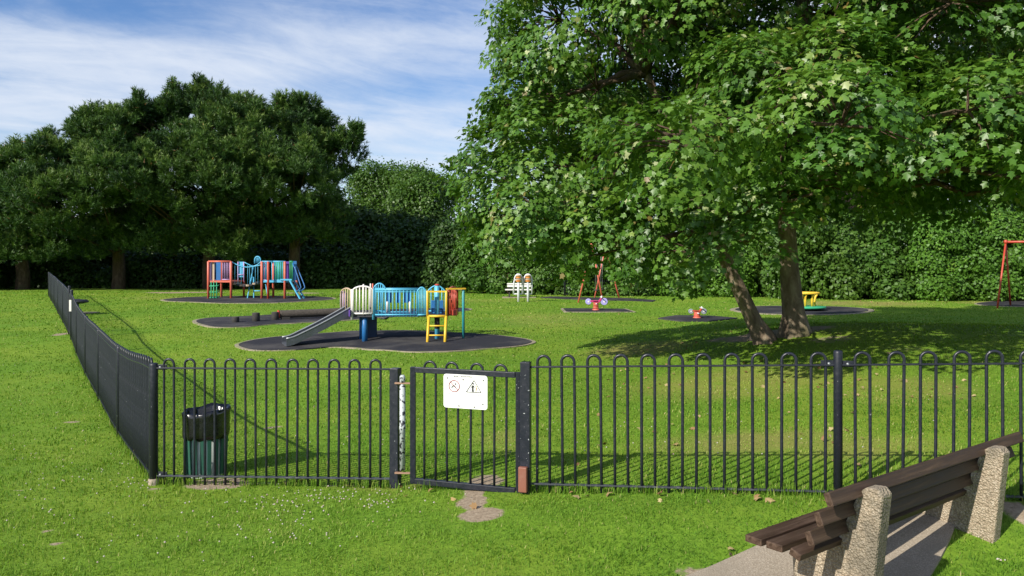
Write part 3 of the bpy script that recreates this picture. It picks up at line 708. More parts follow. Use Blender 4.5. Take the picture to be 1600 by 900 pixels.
def build_slide():
    D0 = 20.2
    u = thing('slide_unit', 'small climbing frame with a grey slide, blue railed bridge and yellow ladder on black rubber', 'climbing frame', PG(620, 20.2))
    Df, Dr = 19.8, 20.9
    dk = zat(491, 20.0)
    # platforms and bridge deck
    def deck(x0, x1, name, mat, t=.06):
        a = P(x0, 0, Df); b = P(x1, 0, Df); w = b.x - a.x
        return MB().box(((a.x + b.x) / 2, (Df + Dr) / 2, dk - t / 2), (w, Dr - Df, t), None, .006).build(name, mat, u)
    deck(548, 584, 'platform', M['decking']); deck(667, 699, 'platform', M['decking']); deck(585, 666, 'bridge_deck', M['darkblue'], .05)
    # white front panel, tan side panel
    arch_panel(u, P(552, 0, Df - .02), P(582, 0, Df - .02), dk + .03, zat(452, Df), .075, M['white'], 'front_panel', 6, .024, .016)
    pole(u, P(568, 0, Df - .02), dk, zat(444, Df), .022, M['white'], 'panel_finial')
    arch_panel(u, P(551, 0, Df + .05), P(533, 0, Dr - .45), dk + .03, zat(456, D0), .09, M['tan'], 'side_panel', 5, .022, .015)
    arch_panel(u, P(532.5, 0, Dr - .4), P(541, 0, Dr), dk + .03, zat(460, D0), .05, M['lilac'], 'side_panel', 3, .02, .014)
    arch_panel(u, P(584, 0, Dr + .0), P(602, 0, Dr), dk + .03, zat(450, Dr), .12, M['cyan'], 'rear_panel', 5, .02, .014)
    pole(u, P(579, 0, Dr), dk, zat(443, Dr), .02, M['white'], 'panel_finial'); pole(u, P(582.5, 0, Dr), dk, zat(443, Dr), .02, M['salmon'], 'panel_finial')
    # posts of the first platform
    for x, D in ((550, Df), (583.5, Df), (550, Dr), (585, Dr)): pole(u, P(x, 0, D), dk - .12, zat(452, D), .034, M['cyan'] if x > 570 else M['white'])
    p = P(570, 0, Df + .15); pole(u, p, gzf(p.x, p.y) - .05, dk - .03, .072, M['blue'], 'column', 16)
    p = P(565, 0, Df + .55); pole(u, p, gzf(p.x, p.y) - .05, dk - .03, .060, M['blue'], 'column', 16)
    p = P(580, 0, 20.55); MB().box((p.x, p.y, (gzf(p.x, p.y) + .02 + dk - .04) / 2), (.30, .04, dk - .06 - gzf(p.x, p.y)), (Vector((.9, .43, 0)), Vector((-.43, .9, 0)), ZU), .006).build('play_board', M['darkblue'], u)
    # purple sides where the slide starts
    MB().box(P(548, 489, Df + .02), (.03, .35, .16), None, .006).build('slide_cheek', M['purple'], u)
    # slide
    top = P(547, 486, 20.15); bot = P(444, 534, 19.35); bot.z = gzf(bot.x, bot.y) + .075
    sd = Vector((bot.x - top.x, bot.y - top.y, 0)).normalized(); sn = Vector((-sd.y, sd.x, 0)); n = 18
    prof = [(-.23, .13), (-.21, .13), (-.205, .02), (-.15, 0), (.15, 0), (.205, .02), (.21, .13), (.23, .13), (.23, -.05), (-.23, -.05)]
    L_ = math.hypot(bot.x - top.x, bot.y - top.y); vs = []; m = len(prof)
    for i in range(n + 1):
        t = i / n
        zc = top.z + (bot.z - top.z) * (t * 1.06 if t < .8 else 1.06 * .8 + (1 - 1.06 * .8) * (1 - (1 - (t - .8) / .2) ** 1.6))
        c = Vector((top.x, top.y, 0)) + sd * L_ * t
        for q, h in prof: vs.append(c + sn * q + ZU * (zc + h - .03 * math.sin(math.pi * t)))
    fs = [[i * m + k, i * m + (k + 1) % m, (i + 1) * m + (k + 1) % m, (i + 1) * m + k] for i in range(n) for k in range(m)] + [list(range(m)), [n * m + k for k in range(m)][::-1]]
    MB().add(vs, fs).build('slide', M['slide'], u)
    for kk in (0, 7):
        pts = [(vs[i * m + kk] + vs[i * m + (1 if kk == 0 else 6)]) / 2 + ZU * .008 for i in range(n + 1)]
        MB().tube(pts, .02, 6).build('slide_rim', M['galv'], u)
    q = bot + sd * -.12; MB().box((q.x, q.y, gzf(q.x, q.y) + .03), (.08, .3, .14), (sd, sn, ZU)).build('slide_foot', M['decking'], u)
    # bridge guards
    for D, nm, mt in ((Df, 'bridge_guard', M['cyan']), (Dr, 'bridge_guard', M['cyan'])):
        a, b = P(586, 0, D), P(653, 0, D); mb = MB(); zt = zat(453, Df); zb = dk + .0
        mb.tube([Vector((a.x, D, zt)), Vector((b.x, D, zt))], .02, 6); mb.tube([Vector((a.x, D, zt - .05)), Vector((b.x, D, zt - .05))], .014, 6); mb.tube([Vector((a.x, D, zb)), Vector((b.x, D, zb))], .02, 6)
        for k in range(13):
            x = a.x + (b.x - a.x) * k / 12; mb.tube([Vector((x, D, zb - .04)), Vector((x, D, zt))], .0145, 5)
        mb.build(nm, mt, u)
    for x0, x1 in ((593, 598), (604, 612), (618, 626), (630, 641)):
        a, b = P(x0, 0, Dr + .04), P(x1, 0, Dr + .04); MB().box(((a.x + b.x) / 2, Dr + .04, dk + .42), (b.x - a.x, .03, .35), None, .005).build('play_panel', M['blue'], u)
    for x in (605, 641): pole(u, P(x, 0, Dr - .05), dk - .0, dk + .28, .035, M['white'], 'bollard')
    # second platform
    arch_panel(u, P(652, 0, Df - .03), P(666, 0, Df - .03), dk - .0, zat(456, Df), .11, M['cyan'], 'bridge_panel', 6, .02, .013)
    for x, D in ((668, Df - .05), (697.5, Df - .05), (668, Dr), (699, Dr)): pole(u, P(x, 0, D), dk - .1, zat(454, D), .030, M['yellow'])
    MB().bar(P(668, 455.5, Df - .05), P(698, 455.5, Df - .05), .035, .04).build('top_bar', M['yellow'], u)
    arch_panel(u, P(668, 0, Dr - .02), P(696, 0, Dr - .02), dk + .03, zat(456, Dr), .16, M['cyan'], 'rear_panel', 5, .02, .014)
    p = P(683, 0, 20.0); pole(u, p, gzf(p.x, p.y) - .05, zat(446, 20.0), .060, M['cyan'], 'column', 14)
    MB().lathe((p.x, p.y, zat(446, 20.0)), [(.065, 0), (.06, .02), (.03, .04)], 12).build('column_cap', M['red'], u)
    MB().lathe((p.x, p.y, 0), [(.066, dk - .36), (.066, dk - .06)], 14).build('column_sleeve', M['tyre'], u)
    for x in (677, 690): MB().box(P(x, 480, 20.4), (.10, .06, .35), None, .008).build('play_seat', M['blue'], u)
    # red side panel
    arch_panel(u, P(701, 0, Df), P(715, 0, Dr - .35), dk - .0, zat(455, D0), .11, M['red'], 'end_panel', 6, .022, .014)
    arch_panel(u, P(699, 0, Dr - .05), P(712, 0, Dr), dk - .0, zat(455, Dr), .09, M['salmon'], 'end_panel', 5, .02, .014)
    MB().box(P(708, 488, 20.2), (.22, .5, .14), None, .008).build('end_step', M['red'], u)
    # ladder
    lz = dk - .03; lad = MB(); a0 = PG(669.5, 19.35, -.04); a1 = PG(697.5, 19.35, -.04)
    t0 = Vector((P(670, 0, Df - .1).x, Df - .1, lz)); t1 = Vector((P(697, 0, Df - .1).x, Df - .1, lz))
    a0.x = t0.x; a1.x = t1.x
    lad.tube([a0, t0], .036, 8); lad.tube([a1, t1], .036, 8); lad.tube([t0, t1], .032, 8)
    lb_ = lad.build('ladder', M['yellow'], u)
    for k in (.33, .66): MB().tube([a0.lerp(t0, k), a1.lerp(t1, k)], .02, 6).build('rung', M['yellow'], lb_)
    # fireman pole
    q = P(724, 0, 20.0); zt = zat(451, 20.0); pole(u, q, gzf(q.x, q.y) - .05, zt, .034, M['teal'], 'slide_pole')
    MB().bar(P(697, 451.5, Df), Vector((q.x + .06, q.y, zt)), .05, .04, bev=.005).build('pole_arm', M['yellow'], u)
    q2 = P(718, 0, 20.7); MB().bar(P(699, 452, Dr), Vector((q.x, q.y, zt - .01)), .05, .04, bev=.005).build('pole_arm', M['tan'], u)
build_slide()

# ------------------------------------------------------------------ far climber
def build_climber():
    D0 = 36.7
    c = thing('climbing_tower', 'large far climbing frame with faded red posts, two towers and a sagging chain bridge', 'climbing frame', PG(395, D0))
    Df, Dr = 36.2, 37.6
    dk = zat(438.5, Df); tp = zat(408.5, Df)
    for x, D in ((325.5, Df), (361, Df), (346, Dr), (381, Dr), (409, Df), (419, Df - .25), (427, Dr), (445, Df), (463, Dr)):
        p = P(x, 0, D); pole(c, p, gzf(p.x, p.y) - .05, tp if x not in (381, 463, ) else dk, .055 if x not in (381,) else .05, M['red'] if x in (381, 419) else M['salmon'])
    def deck(x0, x1, name, mt):
        a, b = P(x0, 0, Df), P(x1, 0, Df); return MB().box(((a.x + b.x) / 2, (Df + Dr) / 2, dk - .04), (b.x - a.x, Dr - Df, .08)).build(name, mt, c)
    deck(325, 362, 'platform', M['salmon']); deck(409, 447, 'platform', M['cyan'])
    def bars(x0, x1, D, mt, n, zb, zt, r=.016, name='guard'):
        a, b = P(x0, 0, D), P(x1, 0, D); mb = MB(); mb.tube([Vector((a.x, D, zt)), Vector((b.x, D, zt))], .028, 6); mb.tube([Vector((a.x, D, zb)), Vector((b.x, D, zb))], .026, 6)
        for k in range(n): x = a.x + (b.x - a.x) * (k + .5) / n; mb.tube([Vector((x, D, zb)), Vector((x, D, zt))], r, 5)
        return mb.build(name, mt, c)
    def board(x0, x1, D, mt, zb, zt, name='side_board'):
        a, b = P(x0, 0, D), P(x1, 0, D); return MB().box(((a.x + b.x) / 2, D, (zb + zt) / 2), (b.x - a.x, .04, zt - zb)).build(name, mt, c)
    MB().tube([P(325.5, 408.5, Df), P(361, 408.5, Df)], .04, 6).build('top_rail', M['salmon'], c)
    board(327, 330, Df + .05, M['lilac'], dk, tp - .04); board(331.5, 335, Df + .1, M['tan'], dk, tp - .04); board(338, 345, Dr - .3, M['blue'], dk, tp - .03)
    bars(347, 360, Df + .02, M['lilac'], 5, dk + .05, tp - .02); bars(326, 346, Dr, M['darkblue'], 7, dk + .02, tp - .05)
    # green net under the left tower
    net = MB()
    for x in (330, 334, 338.5): net.tube([P(x, 440, Df - .12), PG(x, Df - .2, 0)], .022, 5)
    for y in (447, 456.5, 465): net.tube([P(327.5, y, Df - .15), P(340, y, Df - .15), P(342.5, y - 2.5, Df - .0)], .028, 5)
    net.build('climbing_bars', M['greenp'], c)
    # chain bridge
    for k in range(9):
        t = (k + .5) / 9; x = 363 + t * 45; y = 440 + 6.2 * math.sin(math.pi * t)
        MB().box(P(x, y, (Df + Dr) / 2), (.13, .75, .08), None, .01).build('bridge_slat', M['tan'] if k % 2 else M['decking'], c)
    for D in (Df + .1, Dr - .1):
        mb = MB()
        mb.tube([P(362 + 30 * t, 409.5 + 8 * math.sin(math.pi * min(1, t * .62 + .0)), D) for t in np.linspace(0, 1, 10)] + [P(392 + 33 * t, 416.5 - 8 * t ** 1.6, D) for t in np.linspace(.1, 1, 9)], .026, 5)
        mb.tube([P(382 + 12 * t, 410 + 6 * t, D) for t in np.linspace(0, 1, 5)] + [P(394 + 14 * t, 416 - 7.5 * t * t, D) for t in np.linspace(.1, 1, 7)], .024, 5)
        for x in (367, 372, 377, 387, 390, 394, 399, 403): mb.tube([P(x, 414, D), P(x, 443 + 2 * math.sin((x - 363) / 45 * 3.14), D)], .010, 4)
        mb.build('bridge_rope', M['cyan'], c)
    board(372, 380.5, Dr - .05, M['cyan'], zat(433, Dr), zat(409, Dr), 'play_board')
    MB().tube([P(372, 409, Dr - .1), P(372, 440, Dr - .1)], .03, 5).tube([P(381, 409, Dr - .1), P(381, 440, Dr - .1)], .03, 5).tube([P(372, 429, Dr - .1), P(381, 429, Dr - .1)], .025, 5).build('board_frame', M['lilac'], c)
    # blue stepladder in the middle
    mb = MB().tube([P(396, 416, Dr + .6), PG(386.5, Df + .2)], .03, 5).tube([P(394, 432, Dr + .6), P(396.5, 434, Dr), PG(396.5, Df + .4)], .028, 5).tube([P(397, 454.5, Df + .3), P(410, 454.5, Df + .3)], .025, 5).tube([P(415, 444, Df + .4), PG(419, Df + .3)], .025, 5)
    mb.build('step_frame', M['cyan'], c)
    # arched hoop at the top
    hp_ = [P(402.5 + 4.5 * math.cos(a), 406 - 5.2 * max(0, math.sin(a)) + (3 if math.sin(a) < 0 else 0), Dr + .3) for a in np.linspace(0, math.pi, 12)]
    hp_ = [P(407, 412, Dr + .3)] + hp_ + [P(398, 412, Dr + .3)]
    mb = MB().tube(hp_, .03, 6)
    for x in (400.5, 402.5, 404.5): mb.tube([P(x, 402, Dr + .3), P(x, 411, Dr + .3)], .018, 4)
    mb.build('hoop_panel', M['cyan'], c)
    # right tower
    bars(409, 427, Df + .05, M['cyan'], 4, dk, tp, .02); bars(412, 420, Dr, M['lilac'], 3, dk, tp - .02); bars(427, 446, Df + .02, M['cyan'], 6, dk + .02, tp); bars(430, 445, Dr, M['greenp'], 6, dk, tp - .03, .03)
    board(446.5, 452, Df + .2, M['purple'], dk + .02, tp); board(457.5, 463.5, Df + .3, M['blue'], dk, tp + .02); bars(452, 458, Df + .1, M['greenp'], 3, dk, tp)
    MB().bar(P(438, 437, Df - .03), P(456, 437, Df - .03), .06, .07).build('platform_edge', M['cyan'], c)
    # stair ladder
    lad = MB(); a0 = P(453, 438.5, Df - .05); b0 = PG(469.5, Df - .45); a1 = P(460, 438.5, Df + .5); b1 = PG(476, Df + .15)
    lad.bar(a0, b0, .05, .06).bar(a1, b1, .05, .06); lo = lad.build('stair_ladder', M['cyan'], c)
    for k in (.2, .4, .6, .8): MB().bar(a0.lerp(b0, k), a1.lerp(b1, k), .09, .025).build('stair_tread', M['blue'], lo)
    for D, x0, x1 in ((Df - .05, 457, 470), (Df + .5, 461, 476)):
        MB().tube([P(x0, 412, D), P(x0 + 4, 419, D - .1), P(x1 - 1, 444, D - .3), P(x1 + .5, 449, D - .35), P(x1 - 2, 452, D - .35), P(x1 - 7, 456, D - .3)], .024, 6).build('handrail', M['blue'], c)
build_climber()

# ------------------------------------------------------------------ log trail
for i, (x, y, w, h) in enumerate(((368, 505, 11.5, 10), (400, 503.2, 12, 14.5), (430, 501, 11.5, 13.5))):
    p = at(x, y); r = w / 2 / F * p.y; hh = h / F * p.y
    lab = ['shortest dark stepping stump at the left end of the log trail', 'tallest dark stepping stump in the middle of the three', 'dark stepping stump touching the end of the balance log'][i]
    s = thing('stepping_stump', lab, 'stump', p, 'stepping stumps of the log trail')
    MB().lathe(p, [(r * 1.02, -.1), (r, hh * .5), (r * .98, hh - .02), (r * .9, hh)], 14).build('stump_body', M['tyre'], s)
    MB().lathe(p + ZU * hh, [(r * .82, -.01), (r * .8, .004)], 14).build('stump_top', M['log'], s)
la = at(437, 500.5); lb2 = at(548, 496.0); rl = .13
lt = thing('balance_log', 'long weathered balance log lying behind the slide', 'log', (la + lb2) / 2)
LZ = (lb2 - la).normalized(); LY = Vector((0, 0, 1)).cross(LZ).normalized(); LX = LY.cross(LZ)
MB().lathe(la + ZU * (rl + .06), [(rl * .97, 0), (rl, .05), (rl * .98, (lb2 - la).length * .5), (rl * 1.02, (lb2 - la).length - .05), (rl * .95, (lb2 - la).length)], 16, (LX, LY, LZ)).build('trunk_beam', M['log'], lt)
MB().lathe(la + ZU * (rl + .06) - LZ * .07, [(rl * 1.03, 0), (rl * 1.03, .06)], 16, (LX, LY, LZ)).build('end_band', M['red'], lt)
for t in (.08, .92):
    q = la.lerp(lb2, t); MB().box((q.x, q.y, q.z + .03), (.25, .35, .14), (LZ, LY, ZU), .01).build('log_foot', M['tyre'], lt)

# ------------------------------------------------------------------ spring riders
def rider(px, py, sc, label, wheel, body, spring, k):
    b = at(px, py); t = thing('spring_rider', label, 'spring rider', b, 'spring riders')
    m = sc / F * b.y        # metres per photo pixel at that distance times sc
    pts = []
    for i in range(70):
        a = i / 69 * 2 * math.pi * 5; pts.append(b + Vector((.085 * math.cos(a), .085 * math.sin(a), .02 + i / 69 * 11.5 * m)))
    MB().tube(pts, .022, 6).build('spring', spring, t)
    MB().lathe(b, [(.13, .0), (.13, .05), (.08, .06)], 14).build('spring_base', M['salmon'], t)
    z0 = 12 * m
    MB().prism([(-9 * m, 2.5 * m), (-2 * m, .5 * m), (4 * m, .3 * m), (8 * m, 4 * m), (10 * m, 9 * m), (8 * m, 9 * m), (4.5 * m, 4.5 * m), (0, 3.5 * m), (-6 * m, 4.5 * m), (-9 * m, 4.8 * m)], b + ZU * (z0 - .3 * m), Vector((1, 0, 0)), ZU, Vector((0, 1, 0)), .10).build('bike_body', body, t, bevel=.012)
    MB().box(b + Vector((-1.5 * m, 0, z0 + 3.6 * m)), (7 * m, .2, 1.2 * m), None, .012).build('seat', M['red'] if k else M['magenta'], t)
    for dx, r in ((-11.5, 4.8), (13, 5.6)):
        c = b + Vector((dx * m, 0, z0 + 2.2 * m)); AX = (Vector((1, 0, 0)), Vector((0, 0, 1)), Vector((0, -1, 0)))
        w = MB().lathe(c, [(r * m * .9, -.035), (r * m, -.025), (r * m, .025), (r * m * .9, .035)], 22, AX).build('wheel', wheel, t)
        MB().lathe(c, [(r * m * .3, .030), (r * m * .28, .045)], 12, AX).build('hub', M['white'], w)
    MB().lathe(b + Vector((9 * m, 0, z0 + 8.5 * m)), [(1.0 * m, 0), (1.7 * m, .9 * m), (1.6 * m, 2. * m), (.8 * m, 2.8 * m)], 12).build('headlamp', M['white'], t)
    MB().tube([b + Vector((8 * m, -.22, z0 + 9 * m)), b + Vector((8.5 * m, 0, z0 + 8 * m)), b + Vector((8 * m, .22, z0 + 9 * m))], .02, 6).build('handlebar', M['greypost'], t)
    MB().tube([b + Vector((0, -.24, z0 - .02)), b + Vector((0, .24, z0 - .02))], .02, 6).build('footrest', M['greypost'], t)
rider(931, 485.5, 1.0, 'lilac wheeled spring rider with a magenta body in front of the red swing', M['lavender'], M['magenta'], M['salmon'], 0)
rider(1089, 498.0, .82, 'small red spring rider with grey wheels and white handles, left of the leaning trunk', M['bikegrey'], M['red'], M['salmon'], 1)

# ------------------------------------------------------------------ swings
def aframe(parent, base_l, base_r, apex, mat, r=.035):
    for b in (base_l, base_r):
        MB().tube([b - ZU * .05, apex], r, 8).build('leg', mat, parent)
    MB().lathe(apex, [(.07, -.06), (.07, .05), (.03, .08)], 10).build('leg_socket', mat, parent)
def swing_seat(parent, p, L_, dirv):
    n = Vector((-dirv.y, dirv.x, 0))
    MB().tube([p + dirv * .2, p + dirv * .2 - ZU * L_], .01, 5).tube([p - dirv * .2, p - dirv * .2 - ZU * L_], .01, 5).build('chain', M['galv'], parent)
    MB().box(p - ZU * (L_ + .02), (.45, .18, .04), (dirv, n, ZU), .01).build('swing_seat', M['tyre'], parent)
sw = thing('swing_frame', 'red A frame swing seen nearly end on below the low sycamore leaves', 'swing', PG(935, 35.2))
ap1 = P(925, 383, 33.8); ap2 = P(946, 388, 37.0); ap2.z = ap1.z
def grd(px, D): return PG(px, D)
aframe(sw, grd(903, 33.8), grd(942.5, 34.0), ap1, M['salmon']); aframe(sw, grd(928.5, 37.0), grd(968, 36.8), ap2, M['salmon'])
MB().tube([ap1, ap2], .04, 8).build('top_beam', M['salmon'], sw)
dv = (ap2 - ap1).normalized()
for t in (.3, .7): swing_seat(sw, ap1.lerp(ap2, t), ap1.z - .95, dv)
sw2 = thing('swing_frame', 'tall red swing frame at the right edge in front of the ivy', 'swing', PG(1600, 31))
def g2_(px, D): return PG(px, D)
ap1 = P(1571.5, 378, 30.8); ap2 = P(1690, 378, 30.4); ap2.z = ap1.z
aframe(sw2, g2_(1558, 30.3), g2_(1579, 31.6), ap1, M['red']); aframe(sw2, g2_(1680, 29.9), g2_(1704, 31.2), ap2, M['red'])
MB().tube([ap1, ap2], .045, 8).build('top_beam', M['red'], sw2)
dv = (ap2 - ap1).normalized()
for t in (.35, .7): swing_seat(sw2, ap1.lerp(ap2, t), ap1.z - 1.0, dv)

# ------------------------------------------------------------------ play posts, white bench behind, roundabout, round table
pp = at(810, 471.5)
def play_post(px, label, hoop):
    b = at(px, 471.5); m = b.y / F; t = thing('play_post', label, 'play post', b, 'drum topped play posts')
    MB().lathe(b, [(3.6 * m / 2, -.1), (3.6 * m / 2, 30 * m), (1.6 * m / 2, 31 * m)], 12).build('post', M['greypost'], t)
    for k in range(4): MB().lathe(b + ZU * (31 + 2.9 * k) * m, [(3.2 * m, 0), (4.1 * m, .6 * m), (4.1 * m, 1.7 * m), (3.2 * m, 2.3 * m)], 14).build('drum_disc', M['orange'] if k % 2 == 0 else M['tan'], t)
    pts = [b + Vector((-7.5 * m, .1, 12 * m)), b + Vector((-7 * m, .1, 30 * m))] + [b + Vector((6 * m * math.cos(a), .1, (34 + 9 * math.sin(a)) * m)) for a in np.linspace(math.pi, 0, 11)] + [b + Vector((6.2 * m, .1, 28 * m)), b + Vector((6.2 * m, .1, 12 * m))]
    MB().tube(pts, .035, 6).tube([b + Vector((-7.5 * m, .1, 12 * m)), b + Vector((6.2 * m, .1, 12 * m))], .03, 6).tube([b + Vector((-6.6 * m, .1, 34 * m)), b + Vector((6.2 * m, .1, 34 * m))], .03, 6).build('hoop_frame', M['greypost'], t)
play_post(810, 'left one of two pale play posts, its hoop frame round the post', True); play_post(825, 'right one of two pale play posts topped with orange drums', True)
wb = at(811, 465.5); wb.y += .3; wb.z = gzf(wb.x, wb.y); m = wb.y / F
wbt = thing('slatted_bench', 'white slatted bench behind the two play posts, against the hedge', 'bench', wb)
for y0, y1 in ((16.4, 19.2), (20.2, 22.4)): MB().box(wb + Vector((0, .22, (y0 + y1) / 2 * m)), (37 * m, .05, (y1 - y0) * m), None, .006).build('back_slat', M['white'], wbt)
for k, yy in enumerate((-.28, -.1, .08)): MB().box(wb + Vector((-1 * m, yy, 12.5 * m)), (41 * m, .15, .05), None, .006).build('seat_slat', M['white'], wbt)
for x in (-15, 15):
    MB().box(wb + Vector((x * m, 0, 6 * m)), (.07, .5, 12 * m), None, .006).build('leg', M['tyre'], wbt)
    MB().box(wb + Vector((x * m, .28, 14.5 * m)), (.06, .05, 16 * m), None, .006).build('back_post', M['tyre'], wbt)
MB().box(wb + Vector((0, 0, .0)), (52 * m, 1.0, .06)).build('bench_slab', M['edging'], wbt)
rb = at(1256, 485.5); m = rb.y / F
ro = thing('roundabout', 'green disc roundabout with yellow handrails behind the big trunk', 'roundabout', rb)
MB().lathe(rb, [(28 * m, .08), (33 * m, .11), (33 * m, .15), (32 * m, .17), (2 * m, .19)], 36).build('turntable', M['greenp'], ro)
MB().lathe(rb, [(.25, -.02), (.25, .09)], 18).build('pivot', M['tyre'], ro)
for ang in (0.0, 1.57, 3.14, 4.71):
    d = Vector((math.cos(ang + .05), math.sin(ang + .05), 0)); n = Vector((-d.y, d.x, 0))
    q = rb + d * 15.5 * m
    MB().tube([q - n * .1 + ZU * .17, q - n * .1 + ZU * 17 * m, q + d * 1.2 * m - n * .1 + ZU * 22 * m, q + d * 5 * m - n * .1 + ZU * 27 * m], .038, 7).tube([q + n * .15 + ZU * .17, q + n * .15 + ZU * 17 * m, q + d * 1.2 * m + n * .15 + ZU * 22 * m, q + d * 5 * m + n * .15 + ZU * 27 * m], .038, 7).build('handle', M['yellow'], ro)
MB().tube([rb + Vector((22.5 * m * math.cos(a), 22.5 * m * math.sin(a), 27.5 * m)) for a in np.linspace(0, 2 * math.pi, 28, endpoint=False)], .04, 7, False, True).build('hand_ring', M['yellow'], ro)
tb = Vector((P(118, 0, 27.2).x, 27.2, 0)); tb.z = gzf(tb.x, tb.y)
ta = thing('round_table', 'dark round topped table on one thick leg beside the side railing', 'table', tb)
MB().lathe(tb, [(.12, -.05), (.10, .38), (.15, .41)], 12).build('leg', M['tyre'], ta)
MB().lathe(tb + ZU * .40, [(.22, -.01), (.40, .03), (.42, .07), (.34, .12), (.1, .145)], 22).build('table_top', M['decking'], ta)
sq = at(137, 489.5); tag(MB().box((sq.x, sq.y, sq.z + .012), (.55, .6, .05), None, .01).build('paving_slab', M['edging']), kind='structure')
# crow
cr = at(603, 503.0)
crw = thing('crow', 'black crow standing on the grass below the blue bridge', 'bird', cr)
def crow():
    m = cr.y / F; mb = MB()
    mb.tube([cr + Vector((-9 * m, 0, 4.2 * m)), cr + Vector((-6 * m, 0, 4.8 * m)), cr + Vector((-3 * m, 0, 5.6 * m)), cr + Vector((0, 0, 6.2 * m)), cr + Vector((2.5 * m, 0, 7.4 * m)), cr + Vector((4.2 * m, 0, 9.6 * m)), cr + Vector((5.5 * m, 0, 10 * m)), cr + Vector((6.6 * m, 0, 9.6 * m)), cr + Vector((8.4 * m, 0, 9.0 * m))],
            [.4 * m, 1.1 * m, 1.9 * m, 2.5 * m, 2.3 * m, 1.6 * m, 1.55 * m, .7 * m, .1 * m], 12)
    mb.tube([cr + Vector((-.5 * m, -.8 * m, 4.5 * m)), cr + Vector((0, -.8 * m, 1.5 * m)), cr + Vector((0, -.8 * m, 0)), cr + Vector((1.4 * m, -.8 * m, .05 * m))], .25 * m, 5).tube([cr + Vector((-.5 * m, .8 * m, 4.5 * m)), cr + Vector((0, .8 * m, 1.5 * m)), cr + Vector((0, .8 * m, 0)), cr + Vector((1.4 * m, .8 * m, .05 * m))], .25 * m, 5)
    mb.build('body', M['crow'], crw)
    for s in (-1, 1): MB().tube([cr + Vector((2 * m, s * 2.1 * m, 7 * m)), cr + Vector((-1 * m, s * 2.5 * m, 6 * m)), cr + Vector((-5 * m, s * 1.6 * m, 4.8 * m)), cr + Vector((-8.5 * m, s * .6 * m, 4.3 * m))], [.5 * m, 1.2 * m, .9 * m, .1 * m], 8).build('wing', M['crow'], crw)
crow()

#@@VEG
# ------------------------------------------------------------------ leaves
def norm(a): return a / np.maximum(np.linalg.norm(a, axis=1, keepdims=True), 1e-9)
def unit(n): return norm(RNG.normal(size=(n, 3)))
SYC2 = np.array([(0, 0), (-.16, .02), (-.50, .10), (-.34, .36), (-.56, .62), (-.24, .66), (0, 1.06), (.24, .66), (.56, .62), (.34, .36), (.50, .10), (.16, .02)])
SYCF = np.array([(0, 1, 2), (0, 2, 3), (0, 3, 4), (0, 4, 5), (0, 5, 6), (0, 6, 7), (0, 7, 8), (0, 8, 9), (0, 9, 10), (0, 10, 11)])
DIA2 = np.array([(0, 0), (-.38, .38), (0, 1.0), (.38, .38)]); DIAF = np.array([(0, 1, 2), (0, 2, 3)])
IVY2 = np.array([(0, .1), (-.46, .0), (-.42, .5), (0, 1.0), (.42, .5), (.46, .0)]); IVYF = np.array([(0, 1, 2), (0, 2, 3), (0, 3, 4), (0, 4, 5)])
def leaves(pos, nrm, tip, size, shp, fcs, fold=.18):
    n = len(pos); nrm = norm(nrm); t = norm(tip - (tip * nrm).sum(1, keepdims=True) * nrm); b = np.cross(nrm, t)
    k = len(shp); sx = shp[:, 0][None, :, None]; sy = shp[:, 1][None, :, None]
    dz = -(np.abs(shp[:, 0]) * fold + np.maximum(0, shp[:, 1] - .3) * fold * .9)[None, :, None]
    V = pos[:, None] + size[:, None, None] * (b[:, None] * sx + t[:, None] * sy + nrm[:, None] * dz)
    Fc = fcs[None] + (np.arange(n) * k)[:, None, None]
    return V.reshape(-1, 3), Fc.reshape(-1, 3)
def sprays(C, O, R_, per, thick, size, shp, fcs, droop=.35, nj=.5, upw=.8, ow=.5):
    """leaf sprays: discs of leaves round centres C facing out (O) and up"""
    n = len(C); N_ = norm(O * ow + np.array([0, 0, upw]) + RNG.normal(size=(n, 3)) * .25)
    a = norm(np.cross(N_, unit(n))); b = np.cross(N_, a)
    idx = np.repeat(np.arange(n), per); m = len(idx)
    rr_ = np.sqrt(RNG.random(m)); th = RNG.random(m) * 2 * np.pi
    Rr = R_[idx] * rr_
    rad = a[idx] * np.cos(th)[:, None] + b[idx] * np.sin(th)[:, None]
    pos = C[idx] + rad * Rr[:, None] + N_[idx] * (RNG.normal(size=m) * thick - .30 * rr_ ** 2 * R_[idx])[:, None]
    nrm = norm(N_[idx] + rad * .45 * rr_[:, None] + RNG.normal(size=(m, 3)) * nj)
    tip = rad * .8 + O[idx] * .4 + np.array([0, 0, -droop]) + RNG.normal(size=(m, 3)) * .35
    sz = size * (.65 + .6 * RNG.random(m))
    V, Fc = leaves(pos, nrm, tip, sz, shp, fcs)
    # colour: each spray has its own tone, each leaf differs a little
    tone = np.clip(RNG.normal(.42, .17, n), .02, .9)[idx]
    rnd = np.clip(tone + RNG.normal(size=m) * .13, 0, .92)
    return V, Fc, rnd, len(fcs)
